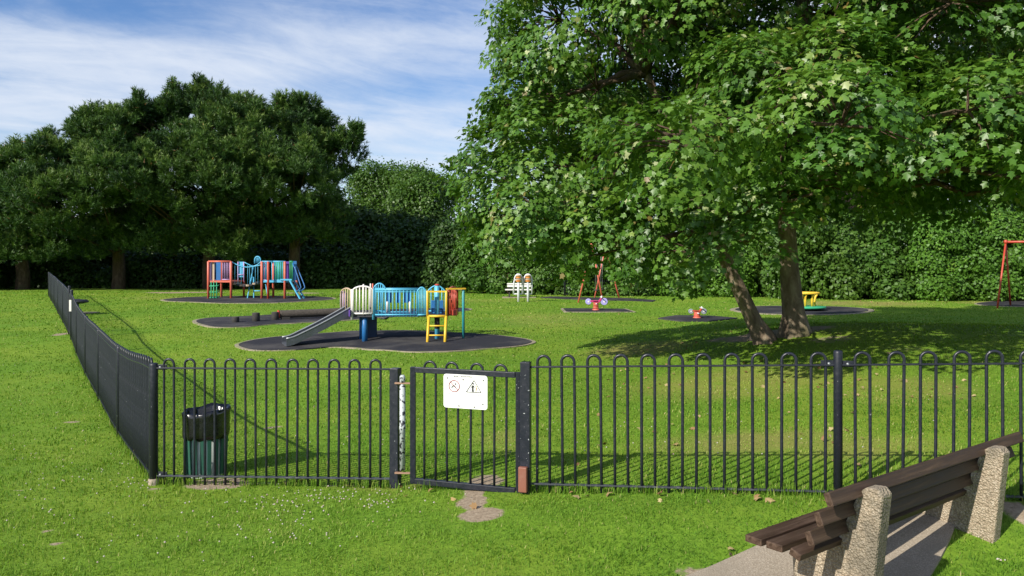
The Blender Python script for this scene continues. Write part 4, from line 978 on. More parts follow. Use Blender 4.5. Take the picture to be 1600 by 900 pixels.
def blob_surface(blobs, n, zmin=-.55, inner=.22):
    bl = np.array(blobs, float); area = (bl[:, 3] * bl[:, 4] + bl[:, 3] * bl[:, 5] + bl[:, 4] * bl[:, 5]); pr = area / area.sum()
    out = []; outd = []
    tot = 0
    while tot < n:
        k = RNG.choice(len(bl), n, p=pr); d = unit(n); d[:, 2] = np.where(d[:, 2] < zmin, -d[:, 2], d[:, 2])
        rad = np.where(RNG.random(n) < inner, RNG.uniform(.55, .9, n), RNG.uniform(.88, 1.05, n))
        p = bl[k, :3] + d * bl[k, 3:6] * rad[:, None]
        q = ((p[:, None, :] - bl[None, :, :3]) / bl[None, :, 3:6]); ins = ((q ** 2).sum(2) < .62); ins[np.arange(n), k] = False
        keep = ~ins.any(1); out.append(p[keep]); outd.append(norm(d[keep] / bl[k[keep], 3:6])); tot += keep.sum()
    return np.concatenate(out)[:n], np.concatenate(outd)[:n]
def split_extra(rnd, frac, lo, hi):
    m = RNG.random(len(rnd)) < frac; rnd = rnd.copy(); rnd[m] = RNG.uniform(lo, hi, m.sum()); return rnd
def leafmass(name, blobs, n, per, R0, thick, size, mat, parent, shp=DIA2, fcs=DIAF, zmin=-.55, upw=.8, ow=.5, clipground=True, extra=None, nj=.5):
    C, O = blob_surface(blobs, n, zmin)
    if clipground: k = C[:, 2] > gz(C[:, 0], C[:, 1]) + .05; C, O = C[k], O[k]
    V, Fc, rnd, nf = sprays(C, O, R0 * (.6 + .8 * RNG.random(len(C))), per, thick, size, shp, fcs, upw=upw, ow=ow, nj=nj)
    if extra: rnd = split_extra(rnd, *extra)
    return np_mesh(name, V, Fc, mat, parent, {'rnd': ('FACE', np.repeat(rnd, nf))})
def limb_path(a, b, sag=.15, n=6, wob=.12):
    L_ = (b - a).length; out = []
    for i in range(n + 1):
        t = i / n; p = a.lerp(b, t) + Vector((0, 0, sag * L_ * math.sin(math.pi * t)))
        if 0 < i < n: p += Vector((random.uniform(-1, 1), random.uniform(-1, 1), random.uniform(-1, 1))) * wob * L_ * .25
        out.append(p)
    return out

# ------------------------------------------------------------------ sycamore
def build_sycamore():
    base = Vector((5.51, 15.5, 0)); base.z = gzf(base.x, base.y)
    t = thing('sycamore_tree', 'big leafy sycamore with an upright and a leaning trunk on the grassy mound', 'tree', base)
    def trunk(pts, rs, name, flare=5):
        mb = MB(); seg = 22; P_ = [Vector(p) for p in pts]; fine = []; fr_ = []
        for i in range(len(P_) - 1):
            for k in range(5):
                s = k / 5; fine.append(P_[i].lerp(P_[i + 1], s)); fr_.append(rs[i] + (rs[i + 1] - rs[i]) * s)
        fine.append(P_[-1]); fr_.append(rs[-1]); b0 = len(mb.v); mb.tube(fine, fr_, seg)
        for i in range(len(fine)):
            h = fine[i].z - base.z
            for k in range(seg):
                v = mb.v[i * seg + k]; d = v - fine[i]; a = 2 * math.pi * k / seg
                f = 1 + .05 * math.sin(3 * a + h * 1.3) + .035 * math.sin(7 * a + h * 3) + max(0, .42 - h) * 1.1 * max(0, math.sin(flare * a / 1.0 + .7)) ** 1.5
                mb.v[i * seg + k] = fine[i] + d * f
        return mb.build(name, M['bark'], t)
    bx, by, bz = base
    trunk([(bx + .02, by, bz - .3), (bx, by, bz + .08), (bx - .04, by, bz + .5), (bx - .12, by + .02, bz + 1.3), (bx - .18, by, 2.9), (bx - .1, by + .1, 4.6), (bx + .1, by, 6.4), (bx + .2, by, 8.5), (bx, by, 10.5)], [.32, .255, .205, .172, .162, .15, .125, .09, .05], 'trunk')
    lx, ly = 4.72, 15.25; lz = gzf(lx, ly)
    trunk([(lx + .16, ly, lz - .3), (lx + .1, ly, lz + .06), (lx - .08, ly, lz + .4), (lx - .42, ly - .05, lz + 1.1), (lx - .9, ly - .1, lz + 2.1), (lx - 1.5, ly - .2, 4.1), (lx - 2.2, ly - .3, 5.6), (lx - 3.0, ly - .3, 7.2)], [.215, .175, .148, .132, .12, .10, .075, .04], 'leaning_trunk', 4)
    # crown: a big dome with low skirts on the left
    low = [(1.15, 15.2, 3.9, 2.35, 2.3, 1.25), (.6, 15.0, 3.0, 1.5, 2.0, .9), (2.4, 14.4, 2.9, 1.7, 2.2, 1.1), (3.7, 13.4, 2.75, 1.5, 1.8, 1.0), (4.6, 12.2, 3.1, 1.3, 1.4, .95), (4.3, 11.4, 4.4, 1.7, 1.3, 1.0),
           (1.9, 15.2, 6.1, 2.3, 2.6, 1.3), (.9, 15.4, 5.2, 1.5, 1.6, .7), (2.0, 13.8, 7.6, 2.2, 2.0, 1.3), (1.9, 14.6, 9.2, 2.0, 2.2, 1.4),
           (7.2, 11.6, 3.9, 1.9, 1.5, 1.0), (9.4, 12.2, 3.9, 2.0, 1.8, 1.1), (11.2, 14.4, 4.3, 2.2, 2.6, 1.3), (7.0, 13.2, 3.35, 1.2, 1.3, .8), (8.0, 18.4, 4.2, 3.0, 2.2, 1.5), (4.2, 18.2, 4.2, 3.0, 2.4, 1.6), (10.2, 11.4, 5.4, 2.0, 1.6, 1.1)]
    low += [(2.0, 14.3, 2.3, 1.3, 1.5, .7), (3.2, 13.2, 2.2, 1.2, 1.3, .65), (3.7, 12.6, 2.35, .9, 1.0, .6), (8.6, 12.6, 3.0, 1.2, 1.2, .6), (2.3, 10.2, 3.5, 1.2, 1.0, .65), (4.0, 9.7, 3.7, 1.3, .9, .7), (5.6, 9.8, 3.9, 1.2, .9, .6), (7.4, 9.8, 4.0, 1.3, .9, .7), (6.4, 9.5, 3.0, .9, .8, .5), (9.2, 10.2, 3.6, 1.3, 1.0, .7)]
    dome = []; c0 = np.array([5.9, 15.2, 7.4]); rr0 = np.array([5.2, 4.6, 4.7])
    for i in range(36):
        zf = 1 - 1.75 * (i + .5) / 36; an = i * 2.39996 + .4; q = math.sqrt(max(0, 1 - zf * zf)); d = np.array([q * math.cos(an), q * math.sin(an), zf])
        p = c0 + d * rr0 * random.uniform(.86, 1.02); k = random.uniform(.8, 1.15); dome.append((p[0], p[1], p[2], 1.45 * k, 1.35 * k, .82 * k))
    core = [(5.9, 15.6, 7.6, 3.5, 3.0, 3.2)]
    blobs = low + dome
    C, O = blob_surface(blobs, 2700, -.75, .15); C2, O2 = blob_surface(core, 380, -.8, .5); C = np.concatenate([C, C2]); O = np.concatenate([O, O2])
    k = C[:, 2] > 1.88 + 1.17 * sstep(3.2, 4.3, C[:, 0]) ; C, O = C[k], O[k]
    # keep the view along the trunks and under the skirt on the right open
    V, Fc, rnd, nf = sprays(C, O,   .28 + .30 * RNG.random(len(C)), 92, .06, .090, SYC2, SYCF, droop=.45, nj=.34, upw=.75, ow=.7)
    pale = np.repeat(RNG.random(len(C)) ** 4 * .18, 92); pm = RNG.random(len(rnd)) < pale; rnd[pm] = RNG.uniform(.90, 1.0, pm.sum())
    np_mesh('crown', V, Fc, M['syc'], t, {'rnd': ('FACE', np.repeat(rnd, nf))})
    # limbs and twigs
    starts = [Vector((bx - .1, by + .1, 4.6)), Vector((bx - .15, by, 3.4)), Vector((bx + .1, by, 6.4)), Vector((bx + .2, by, 8.2)), Vector((lx - 1.5, ly - .2, 4.1)), Vector((lx - 2.2, ly - .3, 5.6)), Vector((lx - .9, ly - .1, lz + 2.1))]
    mb = MB(); nodes = []
    for bl in low + dome[::2]:
        e = Vector(bl[:3]); s = min(starts, key=lambda q: (q - e).length); pth = limb_path(s, e, .06, 7); mb.tube(pth, [.09 * (1 - .75 * i / 7) for i in range(8)], 7); nodes += pth[2:]
    for _ in range(14):
        e = Vector((5.8 + random.uniform(-4.5, 4.5), 15.4 + random.uniform(-4, 4), random.uniform(6, 11))); s = min(starts, key=lambda q: (q - e).length)
        pth = limb_path(s, e, .05, 6); mb.tube(pth, [.075 * (1 - .75 * i / 6) for i in range(7)], 6); nodes += pth[2:]
    NA = np.array([tuple(q) for q in nodes])
    for c in C[::2]:
        j = np.argmin(((NA - c) ** 2).sum(1)); mb.tube([nodes[j], nodes[j].lerp(Vector(c), .5) + Vector((0, 0, .08)), Vector(c)], [.02, .013, .006], 4, False)
    mb.build('branch', M['pinebark'], t)
build_sycamore()

# ------------------------------------------------------------------ pines
def needle_tufts(T, A, L_, rnd0, per=26, nl=.21, nw=.044):
    """bottle-brush shoots: T base points, A shoot axes, L_ lengths"""
    n = len(T); idx = np.repeat(np.arange(n), per); m = len(idx); s = RNG.random(m) ** .8
    ax = A[idx]; pos = T[idx] + ax * (s * L_[idx])[:, None]
    side = unit(m); side = norm(side - (side * ax).sum(1, keepdims=True) * ax)
    d = norm(side * .75 + ax * (.45 + .5 * s)[:, None]); w = norm(np.cross(d, unit(m)))
    ln = nl * (.7 + .6 * RNG.random(m)); tip = pos + d * ln[:, None]
    V = np.stack([pos - w * nw / 2, pos + w * nw / 2, tip], 1).reshape(-1, 3); Fc = np.arange(3 * m).reshape(-1, 3)
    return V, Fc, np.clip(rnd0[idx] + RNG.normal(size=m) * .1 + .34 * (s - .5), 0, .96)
def pine(x, y, blobs, npads, label, h, group='pine trees behind the playground'):
    b = Vector((x, y, gzf(x, y))); t = thing('pine_tree', label, 'tree', b, group)
    pth = limb_path(b - ZU * .3, b + ZU * h, 0, 8, .05)
    MB().tube(pth, [.42 * (1 - .8 * i / 8) for i in range(9)], 12).build('trunk', M['pinebark'], t)
    blobs = [(q[0], q[1] + (3.4 if q[2] < 5.2 else (-.9 if q[2] < 7.3 else 0)), *q[2:]) for q in blobs]
    small = []
    for q in blobs:
        nsub = max(4, int(2.8 * (q[3] * q[4] + q[3] * q[5] + q[4] * q[5])))
        for _ in range(nsub):
            d = Vector((random.gauss(0, 1), random.gauss(0, 1), random.gauss(.25, 1))).normalized(); k = random.uniform(.62, 1.02)
            sr = random.uniform(.42, .80); small.append((q[0] + d.x * q[3] * k, q[1] + d.y * q[4] * k, q[2] + d.z * q[5] * k, sr * 1.0, sr * 1.0, sr * .9))
    top = [q for q in blobs if q[2] > 5.5]
    for _ in range(34):
        q = random.choice(top); d = Vector((random.gauss(0, .7), random.gauss(-.2, .7), abs(random.gauss(.9, .4)))).normalized(); k = random.uniform(.94, 1.06); sr = random.uniform(.24, .38)
        for j in (0, .45): small.append((q[0] + d.x * q[3] * k, q[1] + d.y * q[4] * k, q[2] + d.z * q[5] * k + j, sr * (1 - j * .6), sr * (1 - j * .6), sr * 1.3))
    small = np.array(small); small = small[small[:, 2] > gz(small[:, 0], small[:, 1]) + 1.0]
    per = 26; idx = np.repeat(np.arange(len(small)), per); m = len(idx)
    d = unit(m); d[:, 2] = np.where(d[:, 2] < -.35, -d[:, 2], d[:, 2]); rad = RNG.uniform(.35, .8, m)
    T = small[idx, :3] + d * small[idx, 3:6] * rad[:, None]
    ctr = np.array([b.x, b.y, 0]); hz = T - ctr; hz[:, 2] = 0; hz = norm(hz)
    A = norm(d * .75 + hz * .25 + np.array([0, 0, .62]) + RNG.normal(size=(m, 3)) * .22)
    tone = np.clip(RNG.normal(.45, .17, len(small))[idx] + .22 * (d[:, 2]), 0, .92)  # light and shade put into needle colour: clump tops lighter, undersides darker
    bm_ = MB()
    for c in small[small[:, 2] > 5.0][::4]:
        f = min(.92, max(.12, (c[2] - b.z) / h - .12)); s = pth[int(f * 8)]; c3 = Vector(c[:3])
        bm_.tube([s, s.lerp(c3, .55) + Vector((0, 0, -.15)), c3], [.06, .04, .015], 4, False)
    bm_.build('branch', M['pinebark'], t)
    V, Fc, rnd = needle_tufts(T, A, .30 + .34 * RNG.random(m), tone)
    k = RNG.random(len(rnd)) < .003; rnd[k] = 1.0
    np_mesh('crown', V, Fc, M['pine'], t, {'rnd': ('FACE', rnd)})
pine(-18.6, 49, [(-18.6, 48, 9.0, 3.6, 3.6, 3.0), (-18.9, 47.5, 11.3, 1.4, 1.4, 1.1), (-16.4, 47.0, 10.4, 1.9, 2, 1.4), (-21, 46.6, 9.6, 2.3, 2.4, 1.6), (-18.4, 44.6, 6.8, 3.6, 2.6, 2.0), (-21.2, 44.2, 6.6, 2.4, 2.4, 1.6), (-16.0, 44.2, 7.0, 2.4, 2.4, 1.6), (-18.2, 43.0, 4.4, 3.6, 2.2, 1.6), (-15.4, 43.0, 4.2, 2.2, 2.0, 1.4), (-20.8, 42.6, 3.4, 2.2, 1.6, 1.2), (-16.0, 46, 8.8, 2.4, 2.0, 2.0), (-22.4, 46.2, 8.2, 1.8, 1.8, 1.8), (-16.4, 42.4, 2.9, 1.9, 1.3, .9)], 420, 'tallest dark green pine with a peaked top in the middle of the pine clump', 11.5)
pine(-24.2, 49, [(-24.2, 47.5, 7.8, 3.2, 3.4, 2.4), (-23.6, 46.5, 9.3, 1.8, 2, 1.0), (-26.4, 46.5, 7.2, 2.2, 2.4, 1.2), (-24.4, 44.0, 5.4, 3.2, 2.6, 1.8), (-22.0, 43.4, 4.8, 2.2, 2.2, 1.5), (-27.2, 44, 5.0, 2.4, 2.4, 1.6), (-24.6, 42.6, 3.4, 2.8, 1.8, 1.3), (-27.8, 42.2, 3.0, 2.0, 1.3, 1.0)], 330, 'broad spreading pine on the left side of the pine clump', 9.5)
pine(-13.4, 49, [(-13.2, 48, 8.6, 3.0, 3.2, 2.6), (-12.8, 47, 10.2, 1.5, 1.6, .9), (-14.6, 44.6, 6.6, 2.4, 2.4, 1.7), (-11.8, 45, 6.6, 1.9, 2.2, 1.5), (-10.2, 46.6, 8.3, 1.15, 1.2, .7), (-9.5, 46.4, 9.0, .6, .8, .5), (-13.4, 43.4, 4.6, 2.6, 2.0, 1.5), (-11.4, 44.4, 4.4, 1.6, 1.8, 1.5), (-14.9, 45.6, 8.8, 1.8, 1.8, 1.5), (-11.4, 47, 7.4, 1.8, 1.8, 1.3)], 340, 'pine with one limb reaching out right against the sky', 10.5)
pine(-29.5, 48, [(-29.6, 46.6, 5.3, 2.6, 3.0, 1.7), (-29.2, 46, 6.6, 1.0, 1.2, .7), (-31.5, 45, 4.6, 2.8, 2.6, 1.7), (-28.5, 43.2, 4.0, 2.6, 2.0, 1.5), (-32, 43.6, 3.6, 2.4, 2.0, 1.4)], 220, 'lower pine beyond the end of the side railing', 8)

# ------------------------------------------------------------------ other trees and shrubs
def broadleaf(name, label, cat, x, y, blobs, n, per, size, mat, group, R0=.7, th=.3, trunk_r=.2, trunk_h=None, shp=DIA2, fcs=DIAF, zmin=-.55, nj=.55, upw=.6, ow=.7):
    b = Vector((x, y, gzf(x, y))); t = thing(name, label, cat, b, group)
    h = trunk_h or max(q[2] for q in blobs) - b.z
    pth = limb_path(b - ZU * .2, b + ZU * h, 0, 6, .06); mb = MB(); mb.tube(pth, [trunk_r * (1 - .75 * i / 6) for i in range(7)], 9)
    for q in blobs: mb.tube(limb_path(pth[2], Vector(q[:3]), .05, 4), [trunk_r * .4, trunk_r * .3, trunk_r * .22, trunk_r * .15, trunk_r * .08], 5)
    mb.build('trunk', M['pinebark'], t)
    leafmass('crown', blobs, n, per, R0, th, size, mat, t, shp, fcs, zmin, extra=None, nj=nj, upw=upw, ow=ow)
    return t
def rblobs(cx, cy, cz, rx, ry, rz, n, s=.45):
    out = [(cx, cy, cz, rx * .68, ry * .68, rz * .68)]
    for _ in range(n + 9):
        d = Vector((random.gauss(0, 1), random.gauss(0, 1), random.gauss(0, 1))).normalized(); k = random.uniform(.55, 1.1) * s * .78; e = random.uniform(.6, .95)
        out.append((cx + d.x * rx * e, cy + d.y * ry * e, cz + d.z * rz * e, rx * k, ry * k, rz * k))
    return out
GT = 'trees beyond the playground'
broadleaf('broadleaf_tree', 'round topped pale green tree in the sky gap right of the pines', 'tree', -10.6, 64, rblobs(-10.6, 64, 6.6, 2.9, 2.8, 3.2, 9), 620, 44, .19, M['lime'], GT)
broadleaf('broadleaf_tree', 'pale green tree just left of the sycamore leaves', 'tree', -6.2, 60, rblobs(-6.2, 60, 6.6, 2.9, 2.8, 3.0, 9), 620, 44, .19, M['lime'], GT)
broadleaf('broadleaf_tree', 'dark tree at the left edge of the picture, lower than the pines', 'tree', -33.5, 50, rblobs(-33.5, 50, 5.0, 3.6, 3.4, 4.3, 9) + [(-33, 46, 2.4, 2.6, 2, 2), (-35.5, 45, 2.6, 2.4, 2, 2.2)], 560, 34, .24, M['dark'], GT)  # trailing low blobs added to stop sun slipping under the pines
broadleaf('broadleaf_tree', 'unseen dark tree beyond the left edge of the lawn behind the far railing', 'tree', -38.5, 47, rblobs(-38.5, 47, 4.6, 3.8, 3.4, 4.4, 9) + [(-38, 43.5, 2.4, 2.6, 1.8, 2), (-40.5, 43, 2.6, 2.4, 2, 2.2)], 560, 34, .24, M['dark'], GT)  # out of view; trailing low blobs added to keep the shrubs shaded
broadleaf('broadleaf_tree', 'tall shady tree behind the sycamore, left of its trunk', 'tree', 4.5, 47, rblobs(4.5, 47, 8.5, 4.8, 4, 5.8, 10), 560, 34, .30, M['hedge'], GT)
broadleaf('broadleaf_tree', 'tall shady tree behind the sycamore, right of its trunk', 'tree', 15.5, 46, rblobs(15.5, 46, 9.0, 5.4, 4, 6.2, 11), 620, 34, .30, M['hedge'], GT)
broadleaf('broadleaf_tree', 'tall shady tree rising over the ivy at the right edge', 'tree', 26.5, 42, rblobs(26.5, 42, 8.0, 5.6, 4, 6.2, 11), 560, 34, .30, M['hedge'], GT)
# shrubs in the deep shade under and behind the pines
shr = [(-37, 55, 5.6), (-31.5, 56, 5.8), (-26, 57, 6.6), (-20.5, 57, 6.8), (-15, 56.5, 6.4), (-10.5, 55, 5.2), (-6.4, 53, 4.2)]
labs = ['dark shrub in the shade at the far left edge', 'dark shrub in the shade behind the end of the side railing', 'dark shrub in the shade behind the broad left pine', 'dark shrub in the shade behind the left tower of the climbing frame', 'dark shrub in the shade behind the right tower of the climbing frame', 'dark shrub in the shade right of the pine trunks', 'dark shrub in the shade behind the blue bridge']
for (x, y, h), lb_ in zip(shr, labs):
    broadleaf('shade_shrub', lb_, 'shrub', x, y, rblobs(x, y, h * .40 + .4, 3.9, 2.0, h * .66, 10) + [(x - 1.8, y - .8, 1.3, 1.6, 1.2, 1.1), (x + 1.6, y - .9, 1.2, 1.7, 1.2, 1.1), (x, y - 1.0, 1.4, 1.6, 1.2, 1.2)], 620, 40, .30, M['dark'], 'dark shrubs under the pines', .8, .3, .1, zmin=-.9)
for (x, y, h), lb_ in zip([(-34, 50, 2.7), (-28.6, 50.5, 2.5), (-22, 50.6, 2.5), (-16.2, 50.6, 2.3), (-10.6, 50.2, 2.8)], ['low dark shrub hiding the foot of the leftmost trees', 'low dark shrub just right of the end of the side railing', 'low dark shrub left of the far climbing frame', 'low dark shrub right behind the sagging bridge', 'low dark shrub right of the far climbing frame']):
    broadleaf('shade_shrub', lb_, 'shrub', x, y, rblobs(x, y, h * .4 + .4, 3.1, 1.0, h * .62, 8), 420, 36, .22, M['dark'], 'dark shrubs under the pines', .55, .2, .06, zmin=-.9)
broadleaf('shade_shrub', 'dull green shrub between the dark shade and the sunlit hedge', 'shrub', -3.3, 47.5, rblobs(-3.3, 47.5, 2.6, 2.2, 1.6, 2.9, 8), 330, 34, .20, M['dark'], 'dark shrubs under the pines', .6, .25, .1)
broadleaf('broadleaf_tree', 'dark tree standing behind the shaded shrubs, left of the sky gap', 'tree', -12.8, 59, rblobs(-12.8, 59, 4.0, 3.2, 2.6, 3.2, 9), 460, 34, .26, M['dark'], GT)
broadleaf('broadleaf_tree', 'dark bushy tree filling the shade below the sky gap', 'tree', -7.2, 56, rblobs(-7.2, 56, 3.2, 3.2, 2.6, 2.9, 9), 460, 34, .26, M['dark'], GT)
# hedges along the back on the right
GH = 'shrubs along the back of the playground'
def hedge(name, label, x0, x1, y0, y1, h, n, mat, size, dep=1.3, shp=IVY2, fcs=IVYF, cat='hedge', bump_=.75, per=46):
    bl = []; L_ = math.hypot(x1 - x0, y1 - y0); nb = max(3, int(L_ / 1.05))
    for i in range(nb):
        for lev in range(3):
            t = (i + random.uniform(.2, .8)) / nb; x = x0 + (x1 - x0) * t; y = y0 + (y1 - y0) * t; g = gzf(x, y); hh = h * (random.uniform(.72, 1.22) if bump_ > .3 else random.uniform(.9, 1.06))
            zc = g + hh * (.18 + .30 * lev)
            bl.append((x, y + random.uniform(-bump_, bump_), zc, random.uniform(.6, 1.1), dep * random.uniform(.6, 1.1) * (1 - .12 * lev), hh * random.uniform(.16, .25)))
    return broadleaf(name, label, cat, (x0 + x1) / 2, (y0 + y1) / 2, bl, n, per, size, mat, GH, .38, .12, .07, h * .6, shp, fcs, -.9, .45, .35, .9)
hedge('hedge', 'sunlit leafy shrub behind the white slatted bench', -2.4, 2.0, 42.6, 41.0, 4.2, 640, M['hedge'], .13)
hedge('hedge', 'loose leafy shrub behind the red end-on swing', 2.0, 7.2, 40.5, 39.5, 2.2, 460, M['hedge'], .12, .8)
hedge('ivy_bank', 'bright ivy bank between the spring rider and the leaning trunk', 7.4, 11.6, 39.3, 38.4, 2.7, 620, M['ivy'], .115, bump_=.3)
hedge('hedge', 'dark round shrub behind the roundabout', 12.0, 15.6, 38.0, 37.0, 3.5, 520, M['lime'], .15, 1.5, bump_=1.1)
hedge('hedge', 'rounded shrub with deep gaps left of the ivy wall', 15.6, 18.2, 37.2, 36.6, 3.4, 420, M['hedge'], .15, 1.6, bump_=1.1)
hedge('ivy_bank', 'tall dense ivy wall behind the swing at the right edge', 18.0, 27.5, 35.6, 32.8, 3.9, 1600, M['ivy'], .115, 1.2, bump_=.25)
hedge('hedge', 'leafy backdrop shrub rising behind the low shrub by the red swing', 1.5, 8.5, 44, 43.5, 4.6, 620, M['hedge'], .2, 1.5)
hedge('hedge', 'leafy backdrop shrub rising behind the ivy bank', 8.5, 16, 43, 42, 5.0, 620, M['hedge'], .2, 1.5)
hedge('hedge', 'leafy backdrop shrub rising behind the tall ivy wall', 16, 25, 40.5, 39, 5.2, 620, M['hedge'], .2, 1.5)
# low fence in front of the back hedge
ff = thing('bow_top_railing', 'far black bow top railing half hidden in the shrubs at the back', 'railing', PG(960, 39.0), 'black bow top railings round the playground')
fa, fb = P(882, 0, 39.5), P(1100, 0, 39.3); fa.z = gzf(fa.x, 38.6) + .1; fb.z = gzf(fb.x, 38.6) + .1
rail_run(ff, fa, fb, 0, 'bottom_rail', .04, .03); rail_run(ff, fa, fb, 1.1, 'top_rail', .04, .03)
nh = 34
hf = hoop_mesh(.095, .085, .013, -.1, 1.1)
put_hoops(ff, hf, [fa.lerp(fb, (k + .5) / nh) for k in range(nh)], [0] * nh)
for k in range(4): round_post(ff, fa.lerp(fb, k / 3), fa.z + 1.25, .04, M['black'])
# brick house glimpsed behind the hedge
hx0, hx1, hy = 13.0, 24.0, 52.0; g = gzf(18, 52)
ho = thing('brick_house', 'red brick house glimpsed through the leaves behind the back hedge', 'house', (18.5, 54, g))
MB().box(((hx0 + hx1) / 2, hy + 3, g + 2.4), (hx1 - hx0, 6, 5.2)).build('wall', M['brick'], ho)
rv = [(hx0 - .4, hy - .4, g + 5.0), (hx1 + .4, hy - .4, g + 5.0), (hx1 + .4, hy + 6.4, g + 5.0), (hx0 - .4, hy + 6.4, g + 5.0), (hx0 - .4, hy + 3, g + 8), (hx1 + .4, hy + 3, g + 8)]
MB().add(rv, [(0, 1, 5, 4), (2, 3, 4, 5), (0, 4, 3), (1, 2, 5), (0, 3, 2, 1)]).build('roof', M['tile'], ho)
for x in (15, 18.5, 22):
    for z in (1.5, 3.9):
        w_ = MB().box((x, hy - .03, g + z), (1.3, .1, 1.3), None, .01).build('window', M['white'], ho); MB().box((x, hy - .085, g + z), (1.1, .02, 1.1)).build('pane', M['glass'], w_)

# ------------------------------------------------------------------ grass blades, clover, fallen leaves
def grass():
    Vs = []; Fs = []; Rs = []; off = 0
    for (y0, y1, dens, ln, wd) in ((3.0, 4.6, 5200, .036, .0048), (4.6, 6.6, 4200, .035, .0054), (6.6, 9.5, 2100, .035, .0075), (9.5, 14, 900, .036, .011), (14, 22, 330, .04, .018), (22, 34, 110, .045, .030), (34, 46, 50, .05, .045)):
        xm = .68 * y1 + 1.0; n = int(dens * (y1 - y0) * 2 * xm); x = RNG.uniform(-xm, xm, n); y = RNG.uniform(y0, y1, n)
        k = (np.abs(x) < .68 * y + 1.0) & ~onpads(x, y, .02)
        x, y = x[k], y[k]
        # tufts: keep more blades where a slow noise is high, none on bare soil
        f = np.sin(x * 7.1 + 1.3 * np.sin(y * 5.3)) * np.sin(y * 6.7 + 1.7 * np.sin(x * 4.1)); s = field(SOIL, x, y); dr = field(DRY, x, y)
        k = (RNG.random(len(x)) < .72 + .28 * f) & (RNG.random(len(x)) > s * 1.6) & (RNG.random(len(x)) > dr * .62)
        x, y, f, dr = x[k], y[k], f[k], dr[k]; n = len(x); z = gz(x, y)
        L_ = ln * (.55 + .75 * RNG.random(n)) * (1 + .22 * f) * (1 - .3 * dr); w = wd * (.7 + .6 * RNG.random(n))
        az = RNG.random(n) * 2 * np.pi; lean = np.abs(RNG.normal(.55, .35, n)); d = np.stack([np.cos(az), np.sin(az), np.zeros(n)], 1); sd = np.stack([-np.sin(az + RNG.normal(0, .5, n)), np.cos(az), np.zeros(n)], 1)
        b = np.stack([x, y, z - .006], 1); up = np.array([0, 0, 1.0])
        mid = b + (up * np.cos(lean * .6)[:, None] + d * np.sin(lean * .6)[:, None]) * (L_ * .55)[:, None]
        tip = mid + (up * np.cos(lean * 1.7)[:, None] + d * np.sin(lean * 1.7)[:, None]) * (L_ * .5)[:, None]
        w2 = w[:, None] / 2 * sd
        V = np.stack([b - w2, b + w2, mid - w2 * .8, mid + w2 * .8, tip], 1).reshape(-1, 3)
        Fc = (np.array([(0, 1, 3), (0, 3, 2), (2, 3, 4)])[None] + (np.arange(n) * 5)[:, None, None]).reshape(-1, 3) + off
        slow = .5 + .5 * np.sin(x * .9 + 1.1 * np.sin(y * .55 + x * .23)) * np.sin(y * .8 + .7 * np.sin(x * .6))
        mid_ = np.sin(x * 2.9 + 1.9 * np.sin(y * 2.1)) * np.sin(y * 3.3 + 1.3 * np.sin(x * 2.3 + 1)); r = np.clip(.24 + .40 * slow + .13 * mid_ + .10 * f + RNG.normal(0, .17, n) + .42 * dr, 0, .93); q = RNG.random(n) < .035 + .30 * dr + .05 * np.clip(mid_, 0, 1); r[q] = RNG.uniform(.9, 1, q.sum())
        Vs.append(V); Fs.append(Fc); Rs.append(np.repeat(r, 3)); off += len(V)
    for a_, b_, n in ((FP['corner'], FP['hinge'], 1500), (FP['latch'], FP['mid'], 1700), (FP['mid'], FP['end'], 1600), (side_pt(7.5), side_pt(20), 3600), (GA - gd * .1, GA + gd * .3, 150)):
        t = RNG.random(n); g_ = .5 + .5 * np.sin(t * 47 + 2 * np.sin(t * 19)); k = RNG.random(n) < .25 + .75 * g_; t = t[k]; n = len(t)
        x = a_.x + (b_.x - a_.x) * t + RNG.normal(0, .028, n); y = a_.y + (b_.y - a_.y) * t + RNG.normal(0, .028, n); s_ = field(SOIL, x, y); k = RNG.random(n) > s_ * .8; x, y = x[k], y[k]; n = len(x); z = gz(x, y)
        L_ = RNG.uniform(.05, .13, n); az = RNG.random(n) * 6.283; ln_ = np.abs(RNG.normal(.4, .3, n)); d = np.stack([np.cos(az), np.sin(az), 0 * az], 1); sd = np.stack([-np.sin(az), np.cos(az), 0 * az], 1)
        b = np.stack([x, y, z - .01], 1); mid = b + (np.array([0, 0, 1.]) * np.cos(ln_ * .5)[:, None] + d * np.sin(ln_ * .5)[:, None]) * (L_ * .55)[:, None]; tip = mid + (np.array([0, 0, 1.]) * np.cos(ln_ * 1.5)[:, None] + d * np.sin(ln_ * 1.5)[:, None]) * (L_ * .5)[:, None]
        w2 = .003 * sd; V = np.stack([b - w2, b + w2, mid - w2 * .8, mid + w2 * .8, tip], 1).reshape(-1, 3)
        Fs.append((np.array([(0, 1, 3), (0, 3, 2), (2, 3, 4)])[None] + (np.arange(n) * 5)[:, None, None]).reshape(-1, 3) + off); Vs.append(V); Rs.append(np.repeat(np.clip(RNG.normal(.5, .25, n), 0, 1), 3)); off += len(V)
    o = np_mesh('grass', np.concatenate(Vs), np.concatenate(Fs), M['blade'], None, {'rnd': ('FACE', np.concatenate(Rs))}, False, 'stuff')
    o['label'] = 'short green lawn grass'; o['category'] = 'grass'
grass()
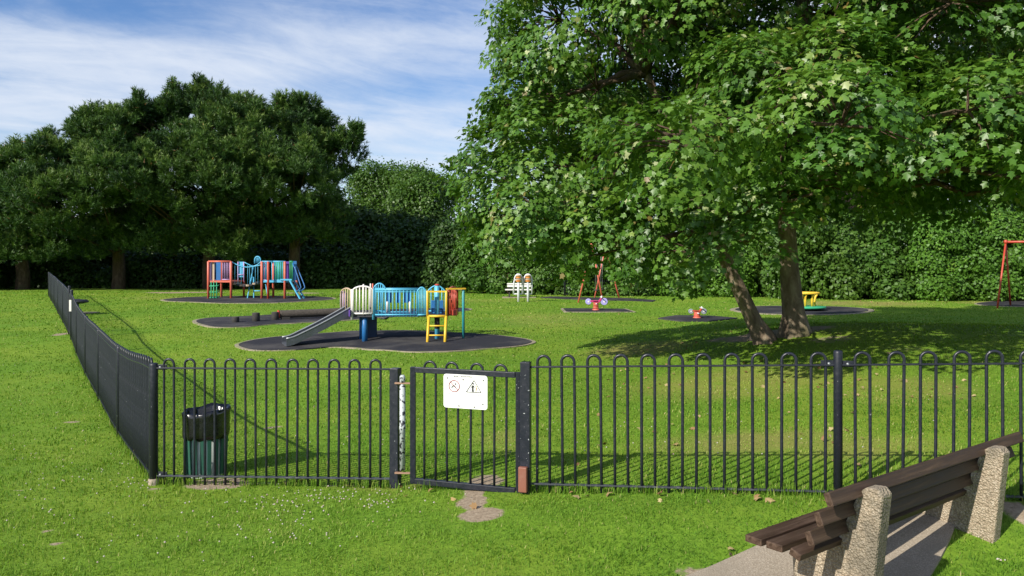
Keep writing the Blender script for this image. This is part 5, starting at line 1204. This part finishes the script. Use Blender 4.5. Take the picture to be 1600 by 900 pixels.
def clover():
    pts = []
    def patch(px, py, wpx, dpx, n):
        for _ in range(int(n * .42)):
            x = random.gauss(px, wpx / 2.6); y = random.gauss(py, dpx / 2.6)
            if y < 470 or y > 899: continue
            p = at(x, y)
            if onpads(np.array([p.x]), np.array([p.y]))[0]: continue
            pts.append((p.x, p.y, p.z + random.uniform(.035, .055), random.uniform(.006, .0105)))
    for a in ((420, 792, 130, 30, 110), (520, 785, 200, 30, 130), (590, 790, 90, 35, 80), (430, 830, 200, 50, 90), (215, 762, 40, 18, 30), (120, 720, 200, 80, 110), (60, 800, 160, 80, 90), (30, 560, 80, 120, 60), (900, 700, 300, 40, 60), (1580, 890, 40, 14, 14), (640, 650, 400, 100, 110), (1000, 650, 500, 90, 90), (250, 860, 300, 50, 60), (300, 560, 260, 60, 70)): patch(*a)
    pts = np.array(pts); n = len(pts)
    oc = np.array([(1, 0, 0), (-1, 0, 0), (0, 1, 0), (0, -1, 0), (0, 0, .9), (0, 0, -.9)]); of = np.array([(0, 2, 4), (2, 1, 4), (1, 3, 4), (3, 0, 4), (2, 0, 5), (1, 2, 5), (3, 1, 5), (0, 3, 5)])
    V = (pts[:, None, :3] + oc[None] * pts[:, 3][:, None, None]).reshape(-1, 3); Fc = (of[None] + (np.arange(n) * 6)[:, None, None]).reshape(-1, 3)
    m = leafmat('clover_white', [(0, (.48, .46, .38)), (.6, (.60, .56, .48)), (1, (.50, .36, .32))], .2, .7, .2, (.6, .6, .5))
    o = np_mesh('clover_flowers', V, Fc, m, None, {'rnd': ('FACE', np.repeat(RNG.random(n), 8))}, True, 'stuff'); o['label'] = 'white clover flower heads scattered over the lawn'; o['category'] = 'flowers'
clover()
def litter():
    P_ = []
    for (px, py, w, d_, n) in ((1200, 580, 500, 90, 90), (1400, 600, 260, 60, 50), (1215, 520, 200, 12, 40), (1000, 545, 160, 20, 20), (1100, 690, 500, 90, 50), (1100, 780, 420, 16, 26), (450, 757, 220, 10, 14), (900, 480, 500, 30, 50), (1350, 473, 300, 4, 70), (700, 780, 160, 60, 10), (1190, 860, 120, 20, 6)):
        for _ in range(int(n * .55)):
            x = random.uniform(px - w / 2, px + w / 2); y = random.uniform(py - d_ / 2, py + d_ / 2); p = at(x, min(y, 895)); P_.append((p.x, p.y, p.z + .03))
    pos = np.array(P_); n = len(pos); N_ = norm(np.array([0, 0, 1.0]) + RNG.normal(size=(n, 3)) * .45)
    V, Fc = leaves(pos, N_, unit(n), .035 + .04 * RNG.random(n), SYC2, SYCF, .5)
    m = leafmat('dead_leaf', [(0, (.20, .10, .05)), (.5, (.34, .22, .10)), (1, (.48, .40, .20))], .1, .7, .2, (.3, .2, .05))
    o = np_mesh('fallen_leaves', V, Fc, m, None, {'rnd': ('FACE', np.repeat(RNG.random(n), len(SYCF)))}, False, 'stuff'); o['label'] = 'dry brown fallen leaves lying on the grass'; o['category'] = 'leaves'
litter()
